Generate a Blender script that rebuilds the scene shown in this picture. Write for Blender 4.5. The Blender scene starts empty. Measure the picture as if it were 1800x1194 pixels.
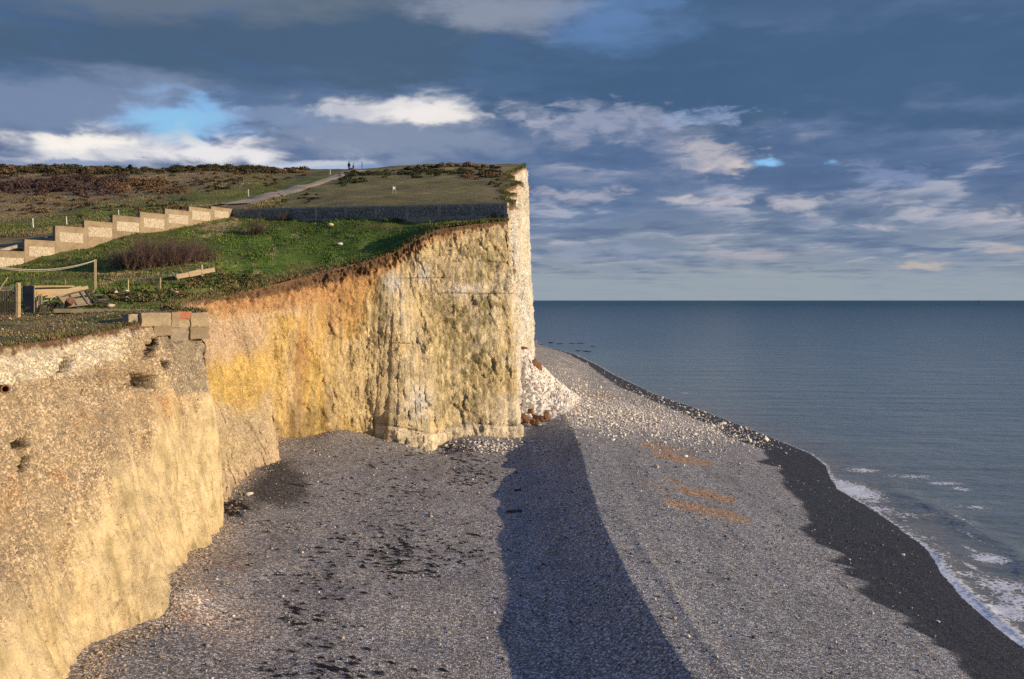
import bpy, bmesh, math, random
import numpy as np
from mathutils import Vector, Matrix

random.seed(7)
RNG = np.random.default_rng(11)
scene = bpy.context.scene
COL = scene.collection
R = math.radians
# ---------------------------------------------------------------- survey helpers
# Photo survey: the camera stands 15 m above the sea, looking level along +Y (the coast);
# X runs out to sea, the sea is z = 0.
F, CX, HY, CZ = 1559.0, 900.0, 528.0, 15.0
def P(px, py, Y):
    return np.array(((px - CX) / F * Y, Y, CZ + (HY - py) / F * Y))
def S(r, g, b):
    def f(c):
        c /= 255.0
        return c / 12.92 if c <= 0.04045 else ((c + 0.055) / 1.055) ** 2.4
    return np.array((f(r), f(g), f(b)))
def sm(a, b, x):
    t = np.clip((x - a) / (b - a), 0, 1)
    return t * t * (3 - 2 * t)
def mix(a, b, t):
    t = np.asarray(t)[..., None]
    return a * (1 - t) + b * t
def gau(px, py, cx, cy, rx, ry):
    return np.exp(-((px - cx) / rx) ** 2 - ((py - cy) / ry) ** 2)

# ---------------------------------------------------------------- noise
def _hash(ix, iy, iz, seed):
    n = (ix.astype(np.int64) * 73856093) ^ (iy.astype(np.int64) * 19349663) ^ (iz.astype(np.int64) * 83492791) ^ (seed * 2654435761)
    n = n & 0xFFFFFFFF
    n = ((n ^ (n >> 15)) * 2246822519) & 0xFFFFFFFF
    n = ((n ^ (n >> 13)) * 3266489917) & 0xFFFFFFFF
    n = n ^ (n >> 16)
    return n.astype(np.float64) / 4294967296.0
def vn(p, seed=0):
    i = np.floor(p).astype(np.int64); f = p - i
    f = f * f * f * (f * (f * 6 - 15) + 10)
    x, y, z = i[..., 0], i[..., 1], i[..., 2]
    fx, fy, fz = f[..., 0], f[..., 1], f[..., 2]
    def h(a, b, c): return _hash(x + a, y + b, z + c, seed)
    c00 = h(0, 0, 0) * (1 - fx) + h(1, 0, 0) * fx
    c10 = h(0, 1, 0) * (1 - fx) + h(1, 1, 0) * fx
    c01 = h(0, 0, 1) * (1 - fx) + h(1, 0, 1) * fx
    c11 = h(0, 1, 1) * (1 - fx) + h(1, 1, 1) * fx
    return ((c00 * (1 - fy) + c10 * fy) * (1 - fz) + (c01 * (1 - fy) + c11 * fy) * fz) * 2 - 1
def fbm(p, o=4, seed=0, gain=0.5, ridged=False):
    p = np.asarray(p, float); s = 0; a = 1.0; t = 0
    for k in range(o):
        n = vn(p, seed + k * 17)
        if ridged: n = 1 - 2 * np.abs(n)
        s = s + a * n; t += a; a *= gain; p = p * 2.03 + 7.3
    return s / t
def fb2(x, y, sc, o=4, seed=0, gain=0.5):
    return fbm(np.stack([x / sc, y / sc, np.zeros_like(x) + 0.37], -1), o, seed, gain)
def worley(p, seed=0):
    """F1, F2, random of nearest cell, facet value of nearest cell (a random tilted plane)."""
    p = p.reshape(-1, 3); N = len(p)
    F1 = np.full(N, 9.0); F2 = np.full(N, 9.0); rid = np.zeros(N); fac = np.zeros(N)
    i = np.floor(p).astype(np.int64)
    for a in (-1, 0, 1):
        for b in (-1, 0, 1):
            for c in (-1, 0, 1):
                x, y, z = i[:, 0] + a, i[:, 1] + b, i[:, 2] + c
                qx = x + _hash(x, y, z, seed); qy = y + _hash(x, y, z, seed + 1); qz = z + _hash(x, y, z, seed + 2)
                dx, dy, dz = p[:, 0] - qx, p[:, 1] - qy, p[:, 2] - qz
                d = np.sqrt(dx * dx + dy * dy + dz * dz)
                near = d < F1
                F2 = np.where(near, F1, np.minimum(F2, d))
                r = _hash(x, y, z, seed + 3)
                tl = (r - 0.5) + dx * (_hash(x, y, z, seed + 4) * 2 - 1) + dy * (_hash(x, y, z, seed + 5) * 2 - 1) + dz * (_hash(x, y, z, seed + 6) * 2 - 1)
                F1 = np.where(near, d, F1); rid = np.where(near, r, rid); fac = np.where(near, tl, fac)
    return F1, F2, rid, fac

# ---------------------------------------------------------------- mesh helpers
def mk_mesh(name, V, faces, mat, col=None, smooth=False, parent=None, attrs=None):
    V = np.asarray(V, np.float32).reshape(-1, 3)
    me = bpy.data.meshes.new(name)
    if not isinstance(faces, list): faces = [faces]
    faces = [np.asarray(f, np.int32) for f in faces if len(f)]
    nl = sum(f.size for f in faces); nf = sum(len(f) for f in faces)
    me.vertices.add(len(V)); me.vertices.foreach_set('co', V.ravel())
    me.loops.add(nl); me.polygons.add(nf)
    me.loops.foreach_set('vertex_index', np.concatenate([f.ravel() for f in faces]))
    tot = np.concatenate([np.full(len(f), f.shape[1], np.int32) for f in faces])
    st = np.concatenate([[0], np.cumsum(tot)[:-1]]).astype(np.int32)
    me.polygons.foreach_set('loop_start', st)
    me.polygons.foreach_set('loop_total', tot)
    if smooth: me.polygons.foreach_set('use_smooth', np.ones(nf, bool))
    me.update(calc_edges=True); me.validate()
    if col is not None:
        c = np.ones((len(V), 4), np.float32); c[:, :3] = np.asarray(col).reshape(-1, 3)
        a = me.color_attributes.new('Col', 'FLOAT_COLOR', 'POINT'); a.data.foreach_set('color', c.ravel())
    for k, v in (attrs or {}).items():
        a = me.attributes.new(k, 'FLOAT', 'POINT'); a.data.foreach_set('value', np.asarray(v, np.float32).ravel())
    for m in (mat if isinstance(mat, (list, tuple)) else [mat]): me.materials.append(m)
    o = bpy.data.objects.new(name, me); COL.objects.link(o)
    if parent: o.parent = parent
    return o
def grid_faces(n, m, keep=None):
    i = np.arange(n - 1)[:, None] * m + np.arange(m - 1)[None, :]
    f = np.stack([i, i + 1, i + 1 + m, i + m], -1).reshape(-1, 4)
    return f if keep is None else f[keep.reshape(-1)]
def compact(V, f, *arrs):
    used = np.unique(f); mp = np.full(len(V), -1); mp[used] = np.arange(len(used))
    return (V[used], mp[f]) + tuple(a[used] for a in arrs)
def structure(o): o['kind'] = 'structure'; return o
def tag(o, label, cat, group=None, kind=None):
    o['label'] = label; o['category'] = cat
    if group: o['group'] = group
    if kind: o['kind'] = kind
    return o
def empty(name, loc, label, cat, group=None, rz=0):
    o = bpy.data.objects.new(name, None); COL.objects.link(o); o.empty_display_size = 0.2
    o.location = loc; o.rotation_euler = (0, 0, rz)
    return tag(o, label, cat, group)
def copy_tree(o, parent=None):
    c = o.copy(); COL.objects.link(c)
    if parent: c.parent = parent
    for ch in list(o.children): copy_tree(ch, c)
    return c

# ---------------------------------------------------------------- materials
class NT:
    def __init__(s, tree): s.t = tree
    def n(s, typ, **kw):
        nd = s.t.nodes.new(typ); ins = kw.pop('i', {})
        for k, v in kw.items(): setattr(nd, k, v)
        for k, v in ins.items(): s.set(nd.inputs[k], v)
        return nd
    def set(s, sock, v):
        if isinstance(v, bpy.types.NodeSocket): s.t.links.new(v, sock)
        elif v is not None:
            try: sock.default_value = v
            except TypeError: sock.default_value = tuple(v) + (1.0,) if hasattr(v, '__len__') else (v, v, v)
            except ValueError: sock.default_value = tuple(v) + (1.0,)
    def m(s, op, a, b=None, c=None, clamp=False):
        nd = s.n('ShaderNodeMath', operation=op); nd.use_clamp = clamp
        for k, v in enumerate((a, b, c)):
            if v is not None: s.set(nd.inputs[k], v)
        return nd.outputs[0]
    def vm(s, op, a, b=None, sc=None):
        nd = s.n('ShaderNodeVectorMath', operation=op)
        s.set(nd.inputs[0], a)
        if b is not None: s.set(nd.inputs[1], b)
        if sc is not None: s.set(nd.inputs['Scale'], sc)
        return nd.outputs[0]
    def mx(s, f, a, b, blend='MIX'):
        nd = s.n('ShaderNodeMix', data_type='RGBA', blend_type=blend)
        s.set(nd.inputs['Factor'], f); s.set(nd.inputs[6], a if isinstance(a, bpy.types.NodeSocket) else tuple(a) + (1.0,) if len(a) == 3 else a)
        s.set(nd.inputs[7], b if isinstance(b, bpy.types.NodeSocket) else tuple(b) + (1.0,) if len(b) == 3 else b)
        return nd.outputs[2]
    def sstep(s, a, b, x):
        nd = s.n('ShaderNodeMapRange', interpolation_type='SMOOTHSTEP')
        s.set(nd.inputs[0], x); s.set(nd.inputs[1], a); s.set(nd.inputs[2], b)
        return nd.outputs[0]
    def lin(s, x, a, b, c, d):
        nd = s.n('ShaderNodeMapRange'); nd.clamp = True
        for k, v in enumerate((x, a, b, c, d)): s.set(nd.inputs[k], v)
        return nd.outputs[0]
    def noise(s, vec, scale, detail=4, rough=0.55, dist=0.0, out=0):
        nd = s.n('ShaderNodeTexNoise', i={'Scale': scale, 'Detail': detail, 'Roughness': rough, 'Distortion': dist})
        if vec is not None: s.set(nd.inputs['Vector'], vec)
        return nd.outputs[out]
    def grey(s, x, lo, hi): return s.lin(x, 0.0, 1.0, lo, hi)
def new_mat(name):
    m = bpy.data.materials.new(name); m.use_nodes = True; t = m.node_tree; t.nodes.clear()
    nt = NT(t); out = nt.n('ShaderNodeOutputMaterial'); b = nt.n('ShaderNodeBsdfPrincipled')
    t.links.new(b.outputs[0], out.inputs[0]); return m, nt, b
def scale_col(nt, c, k):
    nd = nt.n('ShaderNodeVectorMath', operation='SCALE'); nt.set(nd.inputs[0], c); nt.set(nd.inputs['Scale'], k); return nd.outputs[0]
def plain(name, c, rough=0.8, var=0.35, scale=6.0, bump=0.3, metallic=0.0, c2=None, stretch=None):
    m, nt, b = new_mat(name)
    co = nt.n('ShaderNodeTexCoord').outputs['Object']
    if stretch: co = nt.vm('MULTIPLY', co, stretch)
    n1 = nt.noise(co, scale, 6, 0.65); n2 = nt.noise(co, scale * 7, 3)
    base = nt.mx(nt.sstep(0.35, 0.7, n1), tuple(c), tuple(c2 if c2 is not None else np.array(c) * 0.6))
    base = scale_col(nt, base, nt.m('MULTIPLY', nt.grey(n2, 1 - var, 1 + var), nt.grey(nt.n('ShaderNodeObjectInfo').outputs['Random'], 0.86, 1.14)))
    nt.set(b.inputs['Base Color'], base); b.inputs['Roughness'].default_value = rough; b.inputs['Metallic'].default_value = metallic
    bp = nt.n('ShaderNodeBump', i={'Strength': bump, 'Distance': 0.02, 'Height': nt.m('ADD', n1, n2)})
    nt.set(b.inputs['Normal'], bp.outputs[0]); return m
def attr_mat(name, kind):
    """Materials whose albedo regions are stored with the surface (attribute Col) and broken up by fine procedural noise."""
    m, nt, b = new_mat(name); ac = nt.n('ShaderNodeAttribute', attribute_name='Col').outputs['Color']
    pos = nt.n('ShaderNodeNewGeometry').outputs['Position']
    b.inputs['Roughness'].default_value = 0.9; b.inputs['Specular IOR Level'].default_value = 0.2
    if kind == 'cliff':
        gr = nt.n('ShaderNodeAttribute', attribute_name='gravel').outputs['Fac']
        v1 = nt.n('ShaderNodeTexVoronoi', i={'Scale': 13.0, 'Vector': pos}); v2 = nt.n('ShaderNodeTexVoronoi', i={'Scale': 3.1, 'Vector': pos})
        r1 = nt.n('ShaderNodeSeparateColor', i={0: v1.outputs['Color']}).outputs[0]
        n1 = nt.noise(pos, 3.4, 9, 0.75); n2 = nt.noise(pos, 18.0, 5, 0.7)
        st = nt.m('POWER', r1, 2.2)
        k = nt.m('ADD', nt.grey(n1, 0.72, 1.28), nt.m('MULTIPLY', gr, nt.lin(st, 0, 1, -0.5, 0.85)))
        k = nt.m('MULTIPLY', k, nt.grey(n2, 0.66, 1.34))
        c = scale_col(nt, ac, k)
        # small flints and pits coloured dark in the chalk
        sp = nt.noise(nt.vm('MULTIPLY', pos, (1, 1, 1.3)), 7.0, 3, 0.55)
        c = nt.mx(nt.m('MULTIPLY', nt.sstep(0.655, 0.71, sp), nt.grey(nt.noise(pos, 0.8, 3), -0.5, 1.3)), c, (0.10, 0.075, 0.05))
        nt.set(b.inputs['Base Color'], c)
        hgt = nt.m('ADD', nt.m('MULTIPLY', n1, 0.9), nt.m('ADD', nt.m('MULTIPLY', n2, 0.35), nt.m('MULTIPLY', v1.outputs['Distance'], nt.m('MULTIPLY', gr, -0.9))))
        hgt = nt.m('ADD', hgt, nt.m('MULTIPLY', nt.sstep(0.68, 0.74, sp), -0.5))
        # crisp fracture facets: tilted voronoi blocks at two sizes, jittered by noise
        wp = nt.vm('ADD', pos, nt.vm('SCALE', nt.vm('SUBTRACT', nt.noise(pos, 1.7, 5, 0.65, 0, 1), (0.5, 0.5, 0.5)), sc=0.7))
        rp = nt.n('ShaderNodeMapping', i={'Vector': wp}); rp.inputs['Rotation'].default_value = (0.5, 0.5, 0.3); rp.inputs['Scale'].default_value = (1, 1, 0.6)
        def facet(scale):
            vv = nt.n('ShaderNodeTexVoronoi', i={'Scale': scale, 'Vector': rp.outputs[0]})
            dirn = nt.vm('SUBTRACT', vv.outputs['Color'], (0.5, 0.5, 0.5)); rel = nt.vm('SUBTRACT', rp.outputs[0], vv.outputs['Position'])
            dt = nt.n('ShaderNodeVectorMath', operation='DOT_PRODUCT', i={0: dirn, 1: rel}); return dt.outputs['Value']
        fa, fb, fc_ = facet(1.5), facet(3.6), facet(8.0)
        ck = nt.n('ShaderNodeAttribute', attribute_name='crack').outputs['Fac']
        hgt = nt.m('ADD', hgt, nt.m('MULTIPLY', ck, nt.m('ADD', nt.m('MULTIPLY', fa, 7.0), nt.m('ADD', nt.m('MULTIPLY', fb, 9.0), nt.m('MULTIPLY', fc_, 8.0)))))
        bp = nt.n('ShaderNodeBump', i={'Strength': 0.95, 'Distance': 0.11, 'Height': hgt})
    elif kind == 'beach':
        wet = nt.n('ShaderNodeAttribute', attribute_name='wet').outputs['Fac']
        v1 = nt.n('ShaderNodeTexVoronoi', i={'Scale': 13.0, 'Vector': pos}); v2 = nt.n('ShaderNodeTexVoronoi', i={'Scale': 29.0, 'Vector': pos})
        s1 = nt.n('ShaderNodeSeparateColor', i={0: v1.outputs['Color']}); r2 = nt.n('ShaderNodeSeparateColor', i={0: v2.outputs['Color']}).outputs[0]
        r1 = s1.outputs[0]
        k = nt.m('ADD', nt.lin(nt.m('POWER', r1, 3.0), 0, 1, 0.48, 2.15), nt.lin(nt.m('POWER', r2, 4.0), 0, 1, -0.12, 0.8))
        k = nt.m('MULTIPLY', k, nt.grey(nt.noise(pos, 0.9, 5, 0.6), 0.8, 1.2))
        c = scale_col(nt, ac, k)
        tint = nt.mx(s1.outputs[1], (1.12, 1.0, 0.88), (0.92, 1.0, 1.1))
        c = nt.vm('MULTIPLY', c, tint)
        nt.set(b.inputs['Base Color'], c)
        nt.set(b.inputs['Roughness'], nt.lin(wet, 0, 1, 0.85, 0.55)); nt.set(b.inputs['Specular IOR Level'], nt.lin(wet, 0, 1, 0.2, 0.32))
        hgt = nt.m('ADD', nt.m('MULTIPLY', v1.outputs['Distance'], -1.0), nt.m('ADD', nt.m('MULTIPLY', v2.outputs['Distance'], -0.5), nt.m('MULTIPLY', r1, 0.6)))
        bp = nt.n('ShaderNodeBump', i={'Strength': 0.85, 'Distance': 0.045, 'Height': hgt})
    elif kind == 'turf':
        n1 = nt.noise(pos, 1.6, 7, 0.7); n2 = nt.noise(pos, 11.0, 5, 0.7)
        c = scale_col(nt, ac, nt.m('MULTIPLY', nt.grey(n1, 0.55, 1.45), nt.grey(n2, 0.5, 1.5)))
        nt.set(b.inputs['Base Color'], c)
        bp = nt.n('ShaderNodeBump', i={'Strength': 0.8, 'Distance': 0.10, 'Height': nt.m('ADD', n2, nt.m('MULTIPLY', n1, 0.8))})
    elif kind == 'leaf':
        c = scale_col(nt, ac, nt.grey(nt.noise(pos, 5.0, 3), 0.75, 1.25)); nt.set(b.inputs['Base Color'], c)
        b.inputs['Roughness'].default_value = 0.75
        return m
    elif kind == 'rubble':
        n1 = nt.noise(pos, 5.0, 6, 0.7); n2 = nt.noise(pos, 24.0, 3, 0.6)
        c = scale_col(nt, ac, nt.m('MULTIPLY', nt.grey(n1, 0.7, 1.3), nt.grey(n2, 0.85, 1.15)))
        nt.set(b.inputs['Base Color'], c)
        bp = nt.n('ShaderNodeBump', i={'Strength': 0.6, 'Distance': 0.05, 'Height': n1})
    nt.set(b.inputs['Normal'], bp.outputs[0])
    return m
M_CLIFF = attr_mat('chalk cliff', 'cliff'); M_BEACH = attr_mat('flint shingle', 'beach'); M_TURF = attr_mat('turf', 'turf')
M_LEAF = attr_mat('leaves', 'leaf'); M_RUB = attr_mat('chalk rubble', 'rubble')
# ---------------------------------------------------------------- the shore profile
WL = [(1800,1140),(1761,1110),(1707,1067),(1660,1012),(1625,962),(1567,919),(1520,888),(1473,861),(1462,843),(1450,818),(1424,798),(1388,783),(1318,754),(1267,735),(1200,710),(1150,693),(1117,677),(1077,658),(1050,642),(1010,623),(960,610)]
wlY = np.array([-60, -20, 20] + [23385 / (b - 528) for a, b in WL] + [320, 420]); wlX = np.array([20.5, 21, 21.6] + [(a - 900) / (b - 528) * 15 for a, b in WL] + [9, 7])
def xw(y): return np.interp(y, wlY, wlX)
def xc(y): return np.interp(y, [-60, 20, 27, 31.5, 38, 48, 57, 66, 81, 95, 150, 420], [7.5, 6.4, 5.95, 5.55, 5.1, 4.75, 4.85, 5.2, 5.4, 5.5, 4.4, 2.5])
def beach_z(x, y):
    a, b = xc(y), xw(y)
    zc = np.minimum(3.5, 0.175 * (b - a))
    t = (x - a) / (b - a)
    z1 = np.where(t < 1, zc * (1 - np.abs(t) ** 1.06 * np.sign(t)), -(x - b) * 0.16)
    d = np.maximum(a - x, 0)
    fade = 1 - sm(84, 96, y)
    D = (np.interp(y, [27, 38, 52, 70, 84], [1.24, 1.2, 1.38, 1.26, 1.0]) + 0.30 * fb2(x * 0.6, y, 5.0, 2, 3)) * fade
    z2 = zc - D * (1 - (1 - np.clip(d / 4.4, 0, 1)) ** 2) + 0.085 * np.maximum(d - 5.5, 0) * fade + 0.02 * np.maximum(d - 2, 0) * (1 - fade)
    z2 = z2 - 0.75 * np.exp(-((x + 6.6) / 2.2) ** 2 - ((y - 75.5) / 3.5) ** 2) + 0.55 * np.exp(-((x + 14.6) / 2.0) ** 2 - ((y - 74.5) / 3.0) ** 2) + 0.25 * np.exp(-((x + 3.5) / 2.4) ** 2 - ((y - 80) / 3.0) ** 2) + 0.75 * np.exp(-((x + 13.3) / 1.1) ** 2 - ((y - 35.3) / 1.5) ** 2)
    z1 = z1 + (0.07 * np.exp(-((x - a - 1.5 - 0.25 * fb2(x, y, 3.0, 2, 14)) / 0.3) ** 2) * sm(55, 40, y) + 0.035 * fb2(x - a, y * 0.1, 0.9, 3, 15) * sm(0, 1.0, x - a)) * (t < 0.9)
    return np.where(x > a, z1, z2)
# ---------------------------------------------------------------- walls in plan, ground in front of and behind them
segY = [95 / 1.029 ** i for i in range(11)]
segP = [409, 371, 332, 290, 246, 198, 148, 97, 43, -12, -68]
SEG = [((p - CX) / F * y, y) for p, y in zip(segP, segY)]
CORNER = SEG[0]; FEND = ((892 - CX) / F * 83, 83.0)
def wall_y(x):
    sx = (SEG[0][1] - SEG[9][1]) / (SEG[0][0] - SEG[9][0])
    return np.where(x < CORNER[0], CORNER[1] + (x - CORNER[0]) * sx, CORNER[1] + (x - CORNER[0]) * (FEND[1] - CORNER[1]) / (FEND[0] - CORNER[0]))
def rbf(pts, c):
    pts = np.array(pts, float); A = np.sqrt(((pts[:, None, :2] - pts[None, :, :2]) ** 2).sum(-1) + c * c)
    n = len(pts); B = np.zeros((n + 3, n + 3)); B[:n, :n] = A - 0.0; B[:n, n:] = np.c_[np.ones(n), pts[:, :2]]; B[n:, :n] = B[:n, n:].T
    B[:n, :n] += np.eye(n) * -0.05
    w = np.linalg.solve(B, np.r_[pts[:, 2], 0, 0, 0])
    def f(x, y):
        x = np.asarray(x, float); y = np.asarray(y, float); out = w[n] + w[n + 1] * x + w[n + 2] * y
        for k in range(n): out = out + w[k] * np.sqrt((x - pts[k, 0]) ** 2 + (y - pts[k, 1]) ** 2 + c * c)
        return out
    return f
LIP_FRONT = [(-19.2,-5,13.2),(-19.2,15,13.2),(-19.1,28,13.25),tuple(P(0,610,33)),tuple(P(120,592,38)),tuple(P(215,578,42)),tuple(P(250,563,44.5)),
  (-16.7,47.5,14.4),(-16.6,47.9,14.42),(-19.3,51,14.5),tuple(P(330,530,58)),tuple(P(400,519,66)),tuple(P(480,500,71)),tuple(P(560,480,75)),
  tuple(P(640,460,77)),tuple(P(662,453,77.6)),tuple(P(690,445,78.2)),tuple(P(740,415,79.1)),tuple(P(757,408,79.4)),tuple(P(775,402,79.7)),tuple(P(850,392,80.8)),tuple(P(895,388,82))]
fr = list(LIP_FRONT) + [tuple(P(*q)) for q in [(402,386,94),(334,398,89.5),(293,407,87),(247,412,84.4),(201,424.6,82),(153,440,79.8),(99,448,77.5),(45,465,75.4),(0,472,73.5),(-60,482,70),
  (888,387,83.2),(800,388,84.8),(650,388,88),(520,390,91.5),(700,415,82.5),(560,430,82),(430,430,82),(480,460,76),
  (167,511,63),(290,475,69),(225,510,60),(281,509,58),(100,543,52),(30,556,48),(200,547,49.5),(-60,560,48),(-200,560,50),(-200,500,64),(345,487,67),(250,455,76),(150,480,70),(60,500,62),(330,545,53)]]
fr += [(-45,20,13.6),(-45,-5,13.6),(-60,40,14.5),(-30,28,13.5)]
front_z0 = rbf(fr, 2.0)
hl = [tuple(P(*q)) for q in [(-300,395,105),(-300,345,150),(-300,300,200),(-300,284,235),(0,394,98),(0,368,120),(0,340,150),(0,313,190),(0,291,225),
  (120,386,100),(120,362,125),(120,320,180),(120,296,215),(250,372,100),(250,350,125),(250,315,175),(250,297,212),
  (409,374,97),(409,360,110),(409,330,145),(409,308,180),(409,294,208),(520,366,95),(540,330,140),(540,307,180),(540,301,205),
  (620,364,90),(620,342,110),(620,318,150),(620,301,182),(620,299.5,200),(800,366,86),(800,342,108),(800,318,145),(800,305,168),(800,292,188),(800,287,210),
  (895,364,84),(900,345,100),(900,324,125),(900,312,150),(900,300,185),(905,293,215),(922,291.5,250),(700,312,160),(700,296,185),(700,293,205)]]
for k in range(10):
    a_, b_ = SEG[k], SEG[k + 1]; tp = [24.73, 24.5, 23.95, 23.4, 22.87, 22.15, 21.5, 20.14, 19.1, 18.0][k]
    hl.append(((a_[0] + b_[0]) / 2 - 0.8, (a_[1] + b_[1]) / 2 + 0.8, tp - 0.75))
hl += [(-46.5, 76.5, 18.6), (-43.5, 81.5, 20.6), (-52, 76, 19.0)]
hl += [(-150,300,47),(-60,300,47),(0,300,50),(-260,180,42),(-260,260,50),(-75,80,19),(-120,90,24)]
hill_z0 = rbf(hl, 6.0)
def hill_z(x, y):
    n = fb2(x, y, 9.0, 4, 5) * np.where(x < -34, 0.75, 0.45) * sm(88, 120, y) + fb2(x, y, 2.2, 3, 8) * 0.10
    return hill_z0(x, y) + n
def front_z(x, y):
    return front_z0(x, y) + fb2(x, y, 3.4, 4, 2) * np.where(y > 54, 0.30, 0.13)
def ground_z(x, y):
    x = np.asarray(x, float); y = np.asarray(y, float)
    return np.where(y > wall_y(x), hill_z(x, y), front_z(x, y))
def hit(px, py, f, y0, y1, n=1500):
    ys = np.linspace(y0, y1, n); x = (px - CX) / F * ys; z = CZ + (HY - py) / F * ys
    b = np.nonzero(z < f(x, ys))[0]
    k = b[0] if len(b) else n - 1
    return np.array((x[k], ys[k], float(f(x[k:k + 1], ys[k:k + 1])[0])))
def on_front(px, py): return hit(px, py, front_z, 40, 95)
def on_hill(px, py): return hit(px, py, hill_z, 84, 260)
def on_beach(px, py): return hit(px, py, beach_z, 20, 320, 3000)

# ---------------------------------------------------------------- cliff stations: (top x, y, z), (foot x, y)
def foot(px, Y): return ((px - CX) / F * Y, Y)
ST = [(LIP_FRONT[0], (-13.6, -5)), (LIP_FRONT[1], (-13.5, 14)), (LIP_FRONT[2], (-13.8, 27.5)), (LIP_FRONT[3], (-14.5, 30.9)), (LIP_FRONT[4], (-13.2, 33.7)), (LIP_FRONT[5], (-14.7, 38.0)),
      (LIP_FRONT[6], (-15.3, 41.5)), (LIP_FRONT[7], (-15.3, 45.2)), (LIP_FRONT[8], (-15.2, 46.8)), (LIP_FRONT[9], (-17.2, 50.5)), (LIP_FRONT[10], (-17.8, 56)), (LIP_FRONT[11], (-17.7, 63.5)),
      (LIP_FRONT[12], foot(477, 71.5)), (LIP_FRONT[13], foot(580, 74.3)), (LIP_FRONT[14], foot(642, 76.1)), (LIP_FRONT[15], foot(652, 76.15)), (LIP_FRONT[16], foot(662, 76.3)),
      (LIP_FRONT[17], foot(768, 77.9)), (LIP_FRONT[18], foot(778, 78.1)), (LIP_FRONT[19], foot(779, 78.5)), (LIP_FRONT[20], foot(850, 79.8)), (LIP_FRONT[21], foot(909, 81.2))]
for (px, Y, fx, fy) in [(893, 84, 0.5, 84.5), (910, 89, 0.7, 90), (891, 96, 0.3, 97), (904, 105, 0.6, 106), (884, 115, 0.8, 118), (918, 129, 2.6, 130), (888, 139, 2.2, 142), (907, 149, 3.1, 150),
                        (890, 160, 3.6, 166), (922.5, 215, 4.9, 215), (924.5, 258, 5.6, 258)]:
    tx = (px - CX) / F * Y
    ST.append(((tx, Y, float(hill_z0(np.array([tx]), np.array([float(Y)]))[0])), (fx, fy)))
ST += [((-4, 264, 51), (-1, 265)), ((-45, 272, 49), (-44, 274))]
def dens(k):
    y = ST[k][0][1]
    return 0.4 if k < 2 else 0.075 if k < 9 else 0.07 if k < 22 else 0.22 if k < 32 else 1.2
tops, feet, sid = [], [], []
for k in range(len(ST) - 1):
    a, b = np.array(ST[k][0]), np.array(ST[k + 1][0]); c, d = np.array(ST[k][1]), np.array(ST[k + 1][1])
    L = max(np.hypot(*(b - a)[:2]), np.hypot(*(d - c)), np.linalg.norm(b - a) * 0.9); n = max(3, int(L / dens(k)))
    t = np.arange(n) / n
    tops.append(a + (b - a) * t[:, None]); feet.append(c + (d - c) * t[:, None]); sid.append(k + t)
T = np.concatenate(tops); B = np.concatenate(feet); SI = np.concatenate(sid); NC = len(T)
def smooth_cols(A, w):
    ker = np.hanning(2 * w + 3)[1:-1]; ker /= ker.sum()
    pad = np.pad(A, ((w, w), (0, 0)), mode='edge')
    return np.stack([np.convolve(pad[:, j], ker, 'valid') for j in range(A.shape[1])], -1)
T = smooth_cols(T, 7); B = smooth_cols(B, 6)
arc = np.r_[0, np.cumsum(np.maximum(np.hypot(*(np.diff(T[:, :2], axis=0).T)), np.hypot(*(np.diff(B, axis=0).T))))]
# ragged lip and foot
w1 = fbm(np.stack([arc / 1.7, arc * 0, arc * 0], -1), 4, 21) ; w2 = fbm(np.stack([arc / 2.3, arc * 0 + 5, arc * 0], -1), 4, 22)
ampT = np.where(SI < 8, 0.22, np.where(SI < 12.3, 0.2, np.where(SI < 21, 0.09, 0.5))); ampB = np.where(SI < 8.5, 0.42, np.where(SI < 22, 0.5, 0.5))
nrm2 = np.gradient(T[:, :2], axis=0); nrm2 = np.stack([nrm2[:, 1], -nrm2[:, 0]], -1); nrm2 /= np.linalg.norm(nrm2, axis=1, keepdims=True) + 1e-9
T[:, :2] += nrm2 * (w1 * ampT)[:, None]; B += nrm2 * (w2 * ampB)[:, None]
T[:, 2] += 0.06 * fbm(np.stack([arc / 0.9, arc * 0 + 9, arc * 0], -1), 3, 23)
lip_o = np.argsort(T[:, 1]); lipY, lipX = T[lip_o, 1], T[lip_o, 0]
def xlip(y): return np.interp(y, lipY, lipX)
BZ = beach_z(B[:, 0], B[:, 1]) - 0.45
NR = 190
v = np.linspace(0, 1, NR)
pw = np.where(SI < 8.3, 0.85, np.where(SI < 12, 1.05, 1.0))
H = np.interp(SI, np.arange(len(ST)), [0.85] * 8 + [0.85, 0.95, 1.15, 1.2] + [1.0] * (len(ST) - 12))
W = v[None, :] ** H[:, None]
X = T[:, 0:1] * (1 - W) + B[:, 0:1] * W; Y_ = T[:, 1:2] * (1 - W) + B[:, 1:2] * W; Z = T[:, 2:3] * (1 - v) + BZ[:, None] * v
G = np.stack([X, Y_, Z], -1)
gu = np.gradient(G, axis=0); gv = np.gradient(G, axis=1)
N = np.cross(gv, gu); N[..., 2] *= 0.3; N /= np.linalg.norm(N, axis=-1, keepdims=True) + 1e-9
if N[len(N) // 4, NR // 2, 0] < 0: N = -N
s = np.repeat(SI[:, None], NR, 1); A = np.repeat(arc[:, None], NR, 1); depth = T[:, 2:3] - Z; up = Z - (BZ[:, None] + 0.45)
ppx = CX + F * G[..., 0] / np.maximum(G[..., 1], 5); ppy = HY - F * (G[..., 2] - CZ) / np.maximum(G[..., 1], 5)
q = np.stack([A, np.zeros_like(A), Z], -1)
near = 1 - sm(8.2, 9.2, s); far = sm(21, 22, s); chalk = sm(14.9, 15.6, s); rec = sm(8.2, 9.2, s) * (1 - sm(11.6, 12.3, s)); ochre_w = sm(11.5, 12.3, s) * (1 - sm(14.8, 15.6, s))
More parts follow.
